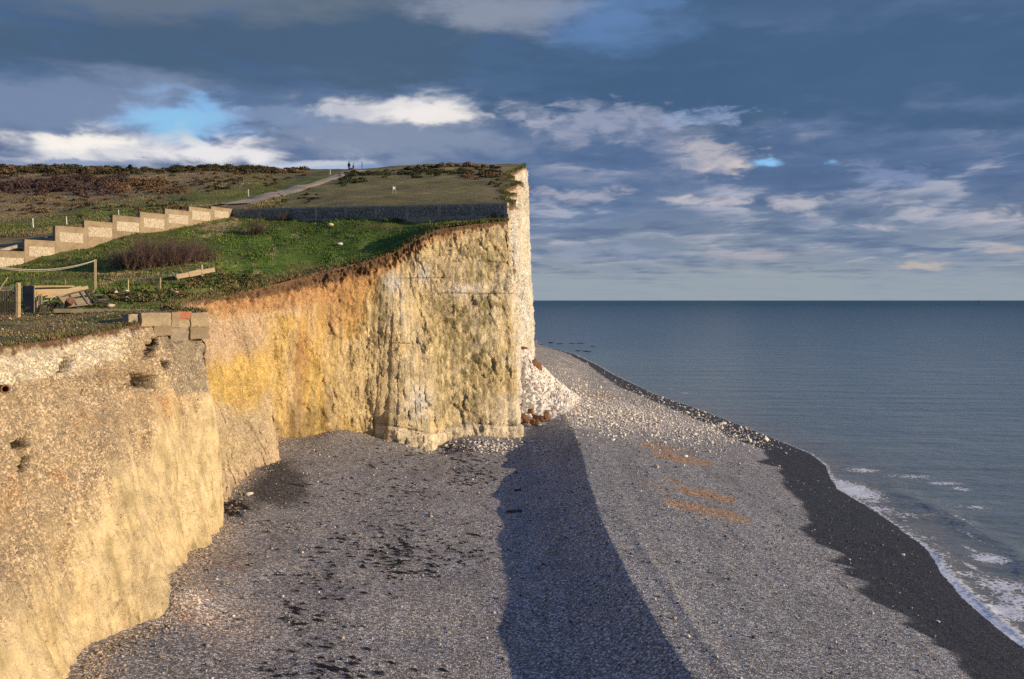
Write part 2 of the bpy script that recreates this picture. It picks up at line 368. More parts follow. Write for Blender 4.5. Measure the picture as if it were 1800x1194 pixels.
wob_ = 0.55 * fbm(q * [0.5, 1, 0.35], 3, 30); qq = q + np.stack([wob_, 0 * wob_, 2.0 * wob_], -1)
flute = fbm(qq * [1.0, 1, 0.13], 4, 31); flute2 = fbm(qq * [2.9, 1, 0.42], 4, 32, 0.6); low = fbm(q * [0.32, 1, 0.25], 3, 33); rough = fbm(G * 1.4, 5, 34, 0.6); fine = fbm(G * 4.5, 3, 35, 0.6)
wq = G + 0.25 * np.stack([rough, low, flute], -1)
tq = np.stack([wq[..., 0] * 0.8 + wq[..., 1] * 0.6, wq[..., 1], wq[..., 2] + 0.7 * (wq[..., 0] * 0.8 + wq[..., 1] * 0.6)], -1)
f1, f2, rid, fc = worley(tq * [1.1, 1.1, 0.7], 40); f1b, f2b, ridb, fcb = worley(tq * [2.7, 2.7, 1.7], 50)
sh = A.shape; fc = fc.reshape(sh); fcb = fcb.reshape(sh); f1b = f1b.reshape(sh); ridb = ridb.reshape(sh); rid = rid.reshape(sh)
patchy = sm(-0.25, 0.35, fbm(q * [0.45, 1, 0.35], 3, 38) + 0.25 * rough)
env = sm(0, 0.6, depth) * 0.85 + 0.15
gl = 330 - (ppy - 690) * 310 / 390
gravel = near * sm(55, -55, ppx - gl + 110 * flute2 + 60 * low)
pale_lip = near * sm(0.25, 0.4, depth + 0.1 * rough) * (1 - sm(1.15, 1.5, depth + 0.25 * rough)) * (1 - sm(200, 245, ppx))
mason = near * sm(232, 246, ppx) * (1 - sm(366, 372, ppx)) * (1 - sm(684, 696, ppy + 10 * rough)) * sm(6, 6.6, s)
smooth_chalk = near * (1 - gravel)
disp = near * (0.50 * low + 0.16 * rough * gravel + 0.05 * rough + 0.22 * flute * smooth_chalk + 0.05 * flute2 * smooth_chalk + (fcb * 0.10 + fine * 0.06) * np.maximum(gravel, 0.25))
disp += rec * 0.75 * sm(0.4, 1.0, v[None, :] + 0.12 * low + 0 * A)
disp += rec * (0.45 * low + 0.25 * flute + 0.09 * flute2 + 0.14 * rough + 0.10 * fcb + 0.05 * fine)
disp += ochre_w * (0.32 * low + 0.13 * flute + 0.07 * flute2 + 0.10 * rough + (0.04 + 0.06 * patchy) * fcb + 0.06 * fc + 0.05 * fine)
disp += chalk * (1 - far) * (0.30 * low + 0.07 * flute + (0.05 + 0.09 * patchy) * fc + (0.03 + 0.06 * patchy) * fcb + 0.06 * flute2 + 0.02 * rough + 0.012 * fine)
disp += far * (0.5 * low + 0.3 * flute + 0.35 * fc + 0.15 * fcb + 0.2 * rough)
disp *= env
soilm = sm(1.7, 0.9, depth) * sm(10.2, 11.5, s) * (1 - sm(17, 19, s))
disp += soilm * (0.20 * fcb + 0.16 * rough + 0.10 * fine) * sm(0.05, 0.3, depth)
# low undercut ledge along the foot of the chalk, and the two flint seams
led = sm(15.6, 16.4, s) * (1 - sm(21.4, 22, s))
ledz = 0.95 + 0.25 * low
disp += led * 0.22 * sm(ledz + 0.03, ledz - 0.25, up) * (0.9 + 0.4 * low)
seam = lambda z0, w: np.exp(-((Z - z0 - 0.12 * low - 0.05 * rough) / w) ** 2)
seams = (seam(15.62, 0.05) * sm(18.4, 19.2, s) + seam(18.55, 0.04) * sm(18, 19, s) * sm(-0.2, 0.2, rough + 0.1) + seam(17.0, 0.045) * sm(16, 16.6, s) * (1 - sm(19, 19.4, s)) + seam(11.2, 0.04) * sm(15.6, 16, s) * sm(0.0, 0.2, low) * (1 - sm(18, 18.5, s))) * (1 - sm(21.2, 21.6, s)) * sm(15.6, 16, s)
seams = np.clip(seams, 0, 1) * sm(-0.35, 0.0, fine + 0.25)
groove = led * np.exp(-((up - ledz) / 0.05) ** 2)
disp -= 0.10 * seams + 0.20 * groove
# tower-like buttress standing proud below the lip
twr = gau(ppx, ppy * 0, 697, 0, 34, 1) * sm(474, 500, ppy) * sm(14.5, 15.5, s) * (1 - sm(19, 19.6, s))
disp += 0.6 * twr * (1 - 0.8 * sm(540, 640, ppy))
pil = np.exp(-(np.maximum(0, np.abs(ppx - 728 - 10 * rough) - 22) / np.where(ppx < 728, 34.0, 12.0)) ** 2) * sm(14.5, 15.5, s) * (1 - sm(18.6, 19.2, s))
disp += (0.4 + 0.75 * sm(640, 770, ppy)) * pil * sm(520, 600, ppy)
# notch under the buttress foot on its left and the earth hollows in the near cliff
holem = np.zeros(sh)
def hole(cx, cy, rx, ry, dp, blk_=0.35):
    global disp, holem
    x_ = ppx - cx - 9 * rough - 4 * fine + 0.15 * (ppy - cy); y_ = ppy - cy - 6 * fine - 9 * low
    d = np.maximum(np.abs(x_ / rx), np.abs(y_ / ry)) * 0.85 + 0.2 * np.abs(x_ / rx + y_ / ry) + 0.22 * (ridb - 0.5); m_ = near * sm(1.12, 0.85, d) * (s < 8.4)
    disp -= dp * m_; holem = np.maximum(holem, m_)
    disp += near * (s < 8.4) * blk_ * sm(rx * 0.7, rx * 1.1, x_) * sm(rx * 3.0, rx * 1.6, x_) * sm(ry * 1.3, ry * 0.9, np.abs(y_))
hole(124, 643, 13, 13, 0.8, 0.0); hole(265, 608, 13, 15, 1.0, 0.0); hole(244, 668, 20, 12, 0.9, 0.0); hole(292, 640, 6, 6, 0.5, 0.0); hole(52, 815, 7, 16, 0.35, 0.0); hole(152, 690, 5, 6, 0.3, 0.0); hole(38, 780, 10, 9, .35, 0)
disp -= near * mason * 0.30 * sm(612, 590, ppy)
disp += near * 0.30 * gau(ppx, ppy, 318, 1045, 30, 45)
D3 = G + N * disp[..., None]
# slump apron in the recess
# ---- albedo regions
C = dict(cream=(0.66, 0.52, 0.295), gravel=(0.47, 0.36, 0.225), orange=(0.50, 0.285, 0.125), ochre=(0.63, 0.435, 0.15), brown=(0.26, 0.175, 0.085), tan=(0.54, 0.42, 0.255), chalk=(0.72, 0.68, 0.60),
         ccream=(0.66, 0.52, 0.285), olive=(0.27, 0.225, 0.095), soil=(0.12, 0.08, 0.05), pink=(0.53, 0.39, 0.25), grey=(0.34, 0.28, 0.20), pale=(0.70, 0.60, 0.43))
C = {k: np.array(v_) for k, v_ in C.items()}
one = np.ones(sh); col = one[..., None] * C['cream']
# near cliff
col = mix(col, C['ochre'] * 0.9, 0.35 * sm(-0.1, 0.5, flute + 0.3 * rough) * sm(700, 1100, ppy))
col = mix(col, C['olive'], 0.45 * sm(0.2, 0.55, flute2 + 0.2 * low))
col = mix(col, C['gravel'] * 0.9 + 0.1 * C['pink'], gravel)
col = mix(col, C['orange'], np.clip(0.75 * gau(ppx, ppy, 285, 712, 36, 22) + 0.7 * gau(ppx, ppy, 108, 835, 14, 10) + 0.55 * gau(ppx, ppy, 15, 870, 30, 40) + 0.5 * gau(ppx, ppy, 160, 740, 30, 16), 0, 0.8) * sm(-0.5, 0.3, rough) * near)
col = mix(col, C['brown'], near * 0.65 * np.clip(gau(ppx, ppy, 235, 612, 35, 22) + gau(ppx, ppy, 190, 660, 60, 14) + 0.7 * gau(ppx, ppy, 45, 790, 12, 35), 0, 1) * sm(-0.4, 0.3, rough + 0.1))
col = mix(col, C['pale'], pale_lip * 0.9)
col = mix(col, C['grey'], mason * 0.85)
col = mix(col, C['gravel'] * 0.9, near * 0.7 * gau(ppx, ppy, 305, 1060, 25, 50))
# recess and slump
scol = mix(one[..., None] * C['pink'], C['ochre'] * (0.85 + 0.3 * (flute2[..., None] + 0.3)), sm(0.30, 0.44, v[None, :] + 0.06 * rough + 0.05 * flute + 0 * A))
scol = mix(scol, C['tan'], sm(0.50, 0.66, v[None, :] + 0.10 * low + 0.05 * flute2 - 0.035 * (s - 9.5)))
scol = mix(scol, C['pink'] * 1.1, 0.7 * sm(0.86, 1.0, v[None, :] + 0.06 * rough + 0 * A))
col = mix(col, scol, rec)
# ochre wall
wcol = one[..., None] * C['ochre']
wcol = mix(wcol, C['tan'] * 1.1, 0.7 * sm(0.0, 0.45, flute)); wcol = mix(wcol, C['ccream'], 0.45 * sm(0.1, 0.5, flute2))
wcol = mix(wcol, C['olive'] * 1.1, 0.5 * sm(-0.05, 0.4, -flute) * sm(600, 700, ppy))
wcol = mix(wcol, C['brown'], 0.75 * np.clip(gau(ppx, ppy, 520, 745, 55, 55) + gau(ppx, ppy, 525, 640, 10, 70), 0, 1) * sm(-0.35, 0.25, flute2 + rough * 0.6))
wcol = mix(wcol, C['pink'] * 1.08, sm(562, 540, ppy + 14 * rough + 10 * flute) * (1 - sm(520, 580, ppx + 20 * rough)))
wcol = mix(wcol, C['orange'], 0.85 * np.clip(gau(ppx, ppy, 605, 535, 60, 55) + gau(ppx, ppy, 530, 620, 12, 50), 0, 1))
col = mix(col, wcol, ochre_w)
# chalk of the buttress and the end wall
ccol = mix(one[..., None] * C['ccream'], C['chalk'], sm(740, 935, ppx) * 0.55 * sm(-0.5, 0.3, low + 0.4 * rough))
ccol = mix(ccol, C['tan'], 0.5 * sm(0.0, 0.5, flute + 0.3 * rough) * (1 - sm(860, 900, ppx)))
ol = np.clip(gau(ppx, ppy, 850, 478, 28, 40) + 1.1 * gau(ppx, ppy, 815, 590, 48, 65) + 0.8 * gau(ppx, ppy, 830, 540, 55, 14) + 0.8 * gau(ppx, ppy, 790, 665, 25, 35) + 0.7 * gau(ppx, ppy, 672, 570, 22, 60) + 0.8 * gau(ppx, ppy, 700, 755, 40, 25) + 0.5 * gau(ppx, ppy, 830, 700, 60, 50), 0, 1)
ccol = mix(ccol, C['olive'], 0.85 * np.clip(1.4 * ol + 0.15, 0, 1) * sm(-0.35, 0.3, 0.6 * rough + 0.5 * flute2 + 0.95 * (ridb - 0.5)))
ccol = mix(ccol, C['ccream'] * 0.5 + C['chalk'] * 0.5, 0.6 * np.exp(-((ppx - np.interp(ppy, [480, 600, 790], [690, 714, 730])) / np.interp(ppy, [480, 600, 790], [18, 34, 44])) ** 2) * sm(474, 500, ppy) * sm(-0.5, 0.2, rough + flute2))
ccol = mix(ccol, C['chalk'], 0.8 * np.clip(gau(ppx, ppy, 745, 480, 14, 18) + gau(ppx, ppy, 735, 705, 20, 26) + gau(ppx, ppy, 822, 510, 40, 10) + gau(ppx, ppy, 690, 500, 14, 20), 0, 1) * sm(-0.4, 0.2, rough + 0.3))
ccol = mix(ccol, C['orange'] * 1.1, 0.55 * sm(1.6, 0.5, depth + 0.9 * flute) * (1 - sm(800, 880, ppx)))
ccol = mix(ccol, C['pale'] * 1.05, led * sm(ledz + 0.02, ledz - 0.1, up) * 0.9)
xb = np.interp(ppy, [430, 470, 500, 545, 585, 600, 640, 700, 780], [712, 690, 664, 652, 640, 585, 570, 585, 640])
ccol = mix(ccol, C['ochre'] * 0.85 + 0.15 * C['olive'], 0.6 * sm(660, 600, ppx + 20 * flute2) * sm(-0.4, 0.3, flute2))
cmask = sm(-9, 9, ppx - xb + 24 * rough + 22 * flute2 + 9 * fine) * sm(12.5, 13, s)
wcol = 0
col = mix(col, ccol, cmask)
col = mix(col, C['brown'] * 0.5, 0.7 * np.exp(-((ppx - xb + 24 * rough + 22 * flute2 + 9 * fine + 4) / 5.0) ** 2) * sm(12.5, 13, s) * (1 - sm(16.5, 17, s)) * sm(-.2, .3, fine + .1) * (1 - sm(600, 640, ppy)))  # dark line painted in as the shade on the buttress's left edge
fcol = mix(one[..., None] * C['chalk'], C['ccream'], 0.5 * sm(0, 0.5, flute)); fcol = mix(fcol, C['orange'], 0.35 * sm(1.6, 0.4, depth + 1.2 * rough))
col = mix(col, fcol, far)
# orange weathered band and dark turf soil under the lip
band = sm(9.5, 10.5, s) * (1 - sm(20.0, 21, s))
bw = np.interp(s, [9, 10, 12, 13.5, 15, 17, 19, 21], [0.5, 0.9, 2.0, 2.6, 1.9, 0.9, 0.5, 0.4])
col = mix(col, C['orange'], band * 0.85 * sm(bw + 0.5, bw - 0.3, depth + 0.55 * rough))
so = np.interp(s, [0, 6, 8, 9.5, 10.5, 12, 13.5, 15, 17, 19, 21, 23, 31, 40], [0.22, 0.18, 0.1, 0.1, 0.30, 0.85, 1.1, 0.9, 0.6, 0.5, 0.4, 0.35, 0.45, 0.5])
col = mix(col, C['soil'] * np.array((1.5, 1.35, 1.2)), sm(so * 1.3, so * 0.8, depth + 0.45 * rough + 0.2 * fine))
col = mix(col, np.array((0.06, 0.055, 0.05)), np.clip(0.85 * seams + 0.5 * groove, 0, 1))
# shade of the hollows painted in near-black; foot slightly darker towards the beach
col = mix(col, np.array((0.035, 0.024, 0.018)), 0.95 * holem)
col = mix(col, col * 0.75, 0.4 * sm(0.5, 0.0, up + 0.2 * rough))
mott = fbm(G * 0.9, 4, 36, 0.65); mott2 = fbm(G * [3.5, 3.5, 2.2], 3, 37, 0.6)
crack = np.clip(0.42 * near * smooth_chalk + 0.5 * rec + 0.75 * ochre_w + 1.0 * chalk, 0, 1) * (0.35 + 0.65 * patchy)
col = col * np.clip(1 + 0.30 * mott + 0.26 * mott2 + 0.10 * fine, 0.45, 1.5)[..., None]
grav_attr = (0.7 + 0.5 * mott) * np.clip(gravel + 0.7 * pale_lip + 0.8 * mason + rec * 0.5 + 0.35 * ochre_w + 0.25 * chalk, 0, 1)
# inland rows so the ribbon tucks under the turf
inl = np.stack([T + np.r_[0, 0, 0] - np.c_[nrm2 * d_, np.full(NC, 0.05 + 0.03 * d_)] for d_ in (2.4, 1.0, 0.3)], 1)
for j in range(3):
    g_ = ground_z(inl[:, j, 0], inl[:, j, 1]); inl[:, j, 2] = np.minimum(inl[:, j, 2], g_ - 0.05)
CL = np.concatenate([inl, D3], 1); icol = np.repeat((np.array((0.10, 0.09, 0.045)) * np.ones((NC, 1)))[:, None], 3, 1)
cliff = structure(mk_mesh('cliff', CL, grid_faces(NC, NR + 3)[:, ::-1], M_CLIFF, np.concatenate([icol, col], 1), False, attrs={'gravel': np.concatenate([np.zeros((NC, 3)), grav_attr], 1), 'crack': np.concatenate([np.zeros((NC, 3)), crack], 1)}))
def cliff_at(px, py, lo, hi):
    m = (s > lo) & (s < hi); e = np.where(m, (ppx - px) ** 2 + (ppy - py) ** 2, 1e9); k = np.unravel_index(np.argmin(e), e.shape)
    return D3[k], N[k]

# ---------------------------------------------------------------- turf in front of the walls and the hill behind them
GREEN, OLIVE, DRY, BROWN = np.array((0.085, 0.135, 0.022)), np.array((0.15, 0.14, 0.045)), np.array((0.30, 0.22, 0.115)), np.array((0.14, 0.10, 0.065))
def front_col(x, y):
    px = CX + F * x / y; py = HY - F * (front_z0(x, y) - CZ) / y
    n = fb2(x, y, 2.6, 4, 61); n2 = fb2(x, y, 0.8, 3, 62)
    c = mix(np.ones_like(x)[..., None] * OLIVE, GREEN, np.clip(sm(-0.35, 0.25, n + 0.3 * n2 + 0.7 * gau(px, py, 570, 430, 150, 40) - 0.15) + 0.3, 0, 1))
    c = mix(c, DRY, 0.8 * sm(0.1, 0.5, n2 + 0.4 * n + 0.6 * gau(px, py, 240, 485, 110, 14) + 0.55 * gau(px, py, 380, 400, 50, 14) - 0.15))
    e = (xlip(y) - x)
    c = mix(c, DRY * 0.8, 0.75 * sm(2.2, 0.4, e + 1.2 * n2) * sm(50, 60, y))
    c = c * np.clip(1.12 + 0.6 * fb2(x, y, 1.7, 4, 66) + 0.45 * n, 0.5, 1.9)[..., None]
    c = mix(c, mix(np.ones_like(x)[..., None] * np.array((0.30, 0.20, 0.10)), OLIVE * 0.8, sm(-0.1, 0.35, fb2(x, y, 1.3, 4, 69))), sm(52, 47, y + 1.5 * n) * (0.55 + 0.4 * sm(-0.2, 0.3, n2)))
    return c
def hill_col(x, y):
    px = CX + F * x / y; py = HY - F * (hill_z0(x, y) - CZ) / y
    n = fb2(x, y, 8.0, 4, 63); n2 = fb2(x, y, 2.0, 4, 64)
    pl = np.array((0.19, 0.165, 0.065))
    c = mix(np.ones_like(x)[..., None] * pl, DRY * 0.75, 0.6 * sm(0.0, 0.45, n2 + 0.5 * n))
    lft = sm(480, 380, px + 40 * n)
    c = mix(c, DRY * 0.85, lft * 0.9 * sm(-0.5, 0.2, n2 + 0.3))
    trk = np.exp(-((py - np.interp(px, [-200, 0, 100, 200, 330, 420, 520, 600], [415, 402, 388, 372, 352, 343, 322, 302]) + 8 * n) / np.interp(px, [0, 300, 520], [13, 17, 7])) ** 2)
    c = mix(c, GREEN * 0.8 + OLIVE * 0.2, np.clip(trk * 1.1, 0, 0.85) * sm(600, 540, px) * (0.7 + 0.3 * sm(-.3, .3, n2)))
    c = c * np.clip(1 + 0.5 * fb2(x, y, 6.0, 4, 67) + 0.35 * fb2(x, y, 1.6, 3, 68), 0.5, 1.6)[..., None]
    c = mix(c, np.array((0.075, 0.05, 0.045)), lft * 0.85 * gau(px, py, 60, 328, 170, 14))
    c = mix(c, BROWN, 0.7 * sm(0.15, 0.5, n2) * gau(px, py, 820, 345, 70, 18))
    # bare worn patches along the edge
    c = mix(c, DRY * 1.1, 0.6 * sm(4, 0.5, xlip(y) - x + 2 * n2) * sm(84, 90, y))
    return c
xs = np.arange(-56, 1.4, 0.22); ys = np.arange(-5, 97, 0.22); ys = np.r_[np.arange(-5, 28, 1.0), np.arange(28, 97, 0.22)]
gx, gy = np.meshgrid(xs, ys, indexing='ij'); gz = front_z(gx, gy)
inside = (gx < xlip(gy) - 0.05) & (gy < wall_y(gx) + 0.25)
kp = inside[:-1, :-1] & inside[1:, :-1] & inside[:-1, 1:] & inside[1:, 1:]
Vv, Ff, Cc = compact(np.stack([gx, gy, gz], -1).reshape(-1, 3), grid_faces(len(xs), len(ys), kp), front_col(gx, gy).reshape(-1, 3))
structure(mk_mesh('clifftop_ground', Vv, Ff[:, ::-1], M_TURF, Cc, True))
xs = np.r_[np.arange(-300, -110, 3.0), np.arange(-110, -40, 1.0), np.arange(-40, 5.2, 0.45)]; ys = np.r_[np.arange(70, 130, 0.45), np.arange(130, 300, 0.9)]
gx, gy = np.meshgrid(xs, ys, indexing='ij'); gz = hill_z(gx, gy)
inside = (gx < xlip(gy) - 0.05) & (gy > wall_y(gx) - 0.15) & ((gy < 262) | (gx < -10))
kp = inside[:-1, :-1] & inside[1:, :-1] & inside[:-1, 1:] & inside[1:, 1:]
Vv, Ff, Cc = compact(np.stack([gx, gy, gz], -1).reshape(-1, 3), grid_faces(len(xs), len(ys), kp), hill_col(gx, gy).reshape(-1, 3))
structure(mk_mesh('hill', Vv, Ff[:, ::-1], M_TURF, Cc, True))

# ---------------------------------------------------------------- chalk track over the down
pth = [(404,362),(425,358),(470,346),(520,332),(560,320),(590,311),(610,304),(632,299.8)]
pw_ = [5.6, 5.4, 4.8, 4.0, 3.4, 3.4, 3.6, 4.0]
pc = np.array([on_hill(a, b) for a, b in pth])
tt = np.linspace(0, len(pth) - 1, 160); pcx = np.interp(tt, range(len(pth)), pc[:, 0]); pcy = np.interp(tt, range(len(pth)), pc[:, 1]); hw = np.interp(tt, range(len(pth)), pw_) * 0.5
pcx, pcy = smooth_cols(np.c_[pcx, pcy], 10).T
dx, dy = np.gradient(pcx), np.gradient(pcy); l = np.hypot(dx, dy); nx, ny = dy / l, -dx / l
ww = np.linspace(-1, 1, 13); wob = 0.25 * fb2(pcx, pcy, 2.0, 3, 71)
PX = pcx[:, None] + nx[:, None] * ww * (hw + wob)[:, None]; PY = pcy[:, None] + ny[:, None] * ww * (hw - wob)[:, None]
PZ = hill_z(PX, PY) + 0.16 - 0.20 * np.abs(ww) ** 4
pn = fb2(PX, PY, 1.2, 4, 72)
pcol = mix(np.ones_like(PX)[..., None] * np.array((0.50, 0.42, 0.33)), DRY, np.clip(0.35 + 0.5 * pn + 0.5 * np.abs(ww) ** 3, 0, 0.8))
structure(mk_mesh('chalk_path', np.stack([PX, PY, PZ], -1), grid_faces(160, 13), M_RUB, pcol, True))

# ---------------------------------------------------------------- beach
WE = [(1000,623),(1037,643),(1080,676),(1150,706),(1200,727),(1250,748),(1285,768),(1341,790),(1349,804),(1331,813),(1368,822),(1366,841),(1380,860),(1415,884),(1415,907),(1430,919),(1409,931),(1442,958),(1478,975),(1452,986),(1493,997),(1476,1008),(1520,1024),(1510,1041),(1547,1063),(1582,1082),(1576,1095),(1633,1121),(1630,1131),(1683,1156),(1699,1194)]
we = np.array([on_beach(a, b) for a, b in WE]); o_ = np.argsort(we[:, 1])
weY = np.r_[0, 20, we[o_, 1], 300]; weX = np.r_[xw(0.) - 5.5, xw(20.) - 5.5, we[o_, 0], xw(300.) - 1.0]
def axis(a, b, f):
    o = [a]
    while o[-1] < b: o.append(o[-1] + f(o[-1]))
    return np.array(o)
ys = axis(-40, 330, lambda y: 1.0 if y < 22 else max(0.12, y * 0.0034)); xs = np.r_[np.arange(-24, -10, 0.16), np.arange(-10, 28, 0.13), np.arange(28, 42, 0.5)]
gx, gy = np.meshgrid(xs, ys, indexing='ij')
gz = beach_z(gx, gy) + 0.028 * fb2(gx, gy, 1.6, 4, 81) + 0.018 * fb2(gx, gy, 0.3, 2, 82)
n = fb2(gx, gy, 3.0, 4, 83); n2 = fb2(gx, gy, 0.7, 3, 84)
bpx = CX + F * gx / np.maximum(gy, 5); bpy_ = HY - F * (gz - CZ) / np.maximum(gy, 5)
c = np.ones_like(gx)[..., None] * np.array((0.275, 0.273, 0.27))
landw = sm(1.0, -3.0, gx - xc(gy))
c = mix(c, np.array((0.30, 0.283, 0.262)), sm(-3.5, -7.0, gx - xc(gy)) * 0.8)
c = mix(c, np.array((0.215, 0.212, 0.22)), landw * 0.6 * sm(0.0, 0.4, n))
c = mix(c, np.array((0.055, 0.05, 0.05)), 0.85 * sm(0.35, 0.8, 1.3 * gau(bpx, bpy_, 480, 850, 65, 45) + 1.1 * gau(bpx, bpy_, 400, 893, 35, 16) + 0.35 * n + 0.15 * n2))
c = c * np.clip(1 + 0.22 * fb2(gx - xc(gy), gy * 0.12, 1.1, 3, 86) + 0.10 * n, 0.6, 1.4)[..., None]
# chalk grit washed from the cliff foot, and the brown stain of fallen earth
cd = np.full(gx.shape, 9.0)
bo = np.argsort(B[:, 1]); xf = np.interp(gy, B[bo, 1], B[bo, 0]); cd = gx - xf
c = mix(c, np.array((0.48, 0.40, 0.31)), 0.75 * sm(1.7, 0.2, cd + 1.0 * n + 0.3 * n2) * (1 - sm(70, 74, gy)) + 0.0 * n)
c = mix(c, np.array((0.55, 0.44, 0.34)), 0.75 * np.clip(gau(bpx, bpy_, 350, 1060, 34, 38) * 1.2 + 0.8 * gau(bpx, bpy_, 410, 1100, 60, 50), 0, 1) * sm(-0.5, 0.3, n2 + 0.2))
c = mix(c, np.array((0.33, 0.20, 0.12)), 0.65 * np.clip(gau(bpx, bpy_, 385, 985, 45, 28) + gau(bpx, bpy_, 325, 1082, 18, 14), 0, 1) * sm(-0.5, 0.3, n2))
# rockfall fines: white spread towards the water
wm = np.clip(0.9 * gau(bpx, bpy_, 1012, 738, 45, 12) + 1.15 * gau(bpx, bpy_, 1060, 725, 110, 26) + 0.9 * gau(bpx, bpy_, 1190, 750, 130, 26) + 0.55 * gau(bpx, bpy_, 1010, 680, 50, 40) + 0.6 * gau(bpx, bpy_, 860, 785, 60, 9) + 0.45 * gau(bpx, bpy_, 990, 650, 40, 22), 0, 1)
c = mix(c, np.array((0.62, 0.58, 0.52)), 0.75 * wm * sm(-0.1, 0.35, n2 + 0.35 * n + 0.25 * (wm - 0.4)))
# sand showing through the shingle on the seaward slope
def sand(x0, y0, x1, y1, wpx):
    t = np.clip(((bpx - x0) * (x1 - x0) + (bpy_ - y0) * (y1 - y0)) / ((x1 - x0) ** 2 + (y1 - y0) ** 2), 0, 1)
    d = np.hypot(bpx - x0 - t * (x1 - x0), (bpy_ - y0 - t * (y1 - y0)))
    return sm(1.0, 0.45, d / (wpx * (0.55 + 0.45 * np.sin(np.pi * np.clip(t, 0.05, 0.95)))) + 0.9 * n2 + 0.3 * n)
sd = np.maximum.reduce([sand(1128, 780, 1185, 792, 8), sand(1150, 799, 1252, 816, 9), sand(1165, 841, 1200, 850, 5), sand(1190, 858, 1288, 880, 9), sand(1172, 881, 1318, 917, 10), 0.6 * sand(1130, 783, 1215, 791, 5), 0.5 * sand(1040, 690, 1085, 702, 8), 0.3 * sand(1130, 845, 1180, 870, 10)])
c = mix(c, np.array((0.41, 0.265, 0.16)), 0.9 * sd)
xd = np.interp(gy, weY, weX)
wet = sm(-0.28, 0.28, gx - xd + 0.30 * n2 + 0.75 * n + 0.5 * fb2(gx * 0.5, gy, 1.9, 3, 87))
c = mix(c, np.array((0.040, 0.038, 0.037)), wet)
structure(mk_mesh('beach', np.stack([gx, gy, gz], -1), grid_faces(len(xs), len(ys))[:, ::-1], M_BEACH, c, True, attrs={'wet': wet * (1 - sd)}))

# ---------------------------------------------------------------- sea
def geo(a, b, st, r):
    o = [a]; d = st
    while o[-1] < b: o.append(o[-1] + d); d *= r
    return np.array(o[1:])
xs = np.r_[-geo(3, 60000, 2.0, 1.35)[::-1], np.arange(-3, 14, 0.8), np.arange(14, 42, 0.17), geo(42, 60000, 0.25, 1.12)]
ys = np.r_[-geo(40, 8000, 8, 1.5)[::-1], np.arange(-40, 32, 1.0), axis(32, 170, lambda y: max(0.15, y * 0.0038)), geo(170, 60000, 0.9, 1.06)]
gx, gy = np.meshgrid(xs, ys, indexing='ij'); d = gx - xw(gy)
nr = sm(60, 20, d) * sm(170, 120, gy)
wv = 0.03 * fb2(gx * 0.5 + gy * 0.3, gy * 1.2 - gx * 0.2, 2.2, 3, 91)
brk = sm(62, 46, gy)          # a small wave breaking on the near shore
wob = 0.5 * fb2(gx * 0.2, gy, 3.0, 3, 92)
wvh = brk * 0.05 * np.exp(-((d - 0.55 - wob * 0.6) / 0.34) ** 2) + 0.10 * np.exp(-((d - 5.0 - 2 * wob) / 0.9) ** 2) * sm(85, 60, gy) + 0.12 * np.exp(-((d - 9.5 - 2.5 * wob) / 1.1) ** 2) * sm(60, 40, gy)
gz = np.where(d > -3, nr * wv * sm(0, 3, d) + wvh, -0.3 + 0 * gx)
fo = np.zeros_like(gx)
def fpatch(px, py, rx, ry, amp=1.0, rot=0.0):
    Y = 23385 / (py - 528); Xc = (px - 900) / (py - 528) * 15; sx = rx / F * Y; sy = ry * Y * Y / 23385
    cr, sr = math.cos(R(rot)), math.sin(R(rot)); a = (gx - Xc) * cr + (gy - Y) * sr; b = -(gx - Xc) * sr + (gy - Y) * cr
    return amp * np.exp(-(a / sx) ** 2 - (b / sy) ** 2)
for a_ in [(1515, 827, 40, 6, .9), (1500, 862, 46, 22, 1.2), (1770, 1075, 70, 22, 1.1), (1700, 1010, 50, 9, .8), (1620, 945, 40, 8, .7), (1545, 895, 40, 10, .8), (1480, 850, 20, 12, 1.1), (1530, 880, 30, 7, .8), (1600, 838, 60, 5, .75), (1660, 850, 40, 5, .9), (1690, 860, 20, 5, .9), (1715, 892, 30, 6, .8), (1650, 880, 25, 5, .5), (1690, 915, 8, 18, .75), (1700, 940, 8, 20, .7), (1705, 965, 9, 14, .8),
           (1740, 982, 38, 11, 1.2), (1590, 905, 45, 9, .7), (1650, 975, 35, 10, .75), (1640, 905, 70, 5, .55), (1700, 890, 50, 4, .6), (1705, 995, 10, 14, .9), (1760, 1030, 55, 20, 1.0), (1785, 1055, 45, 22, 1.0), (1720, 1050, 30, 12, .8), (1700, 1022, 30, 6, .5), (1640, 920, 40, 5, .35), (1205, 691, 16, 2, .7), (1180, 684, 10, 2, .6), (1640, 950, 30, 7, .4), (1790, 1085, 30, 10, .6), (1400, 770, 40, 3, .35), (1330, 738, 40, 3, .3), (1560, 850, 60, 6, .4)]:
    fo = np.maximum(fo, fpatch(*a_))
edge = np.exp(-((d - 0.12 - 0.25 * wob) / np.interp(gy, [36, 46, 56, 80, 140, 250], [1.05, 0.85, 0.4, 0.25, 0.25, 0.4])) ** 2) * np.interp(gy, [30, 48, 58, 75, 95, 300], [1.25, 1.15, 0.75, 0.9, 0.62, 0.85])
fo = np.maximum(fo, edge); fo = np.maximum(fo, 0.55 * sm(3.4, 0, d) * sm(120, 60, gy) * sm(0, 0.3, d)); fo[gx > 200] = 0; fo[gy > 500] = 0; fo[d < -2] = 0
msea, nt, b = new_mat('sea water')
pos = nt.n('ShaderNodeNewGeometry').outputs['Position']
foam = nt.n('ShaderNodeAttribute', attribute_name='foam').outputs['Fac']; turb = nt.n('ShaderNodeAttribute', attribute_name='turbid').outputs['Fac']
dp = nt.n('ShaderNodeAttribute', attribute_name='deep').outputs['Fac']
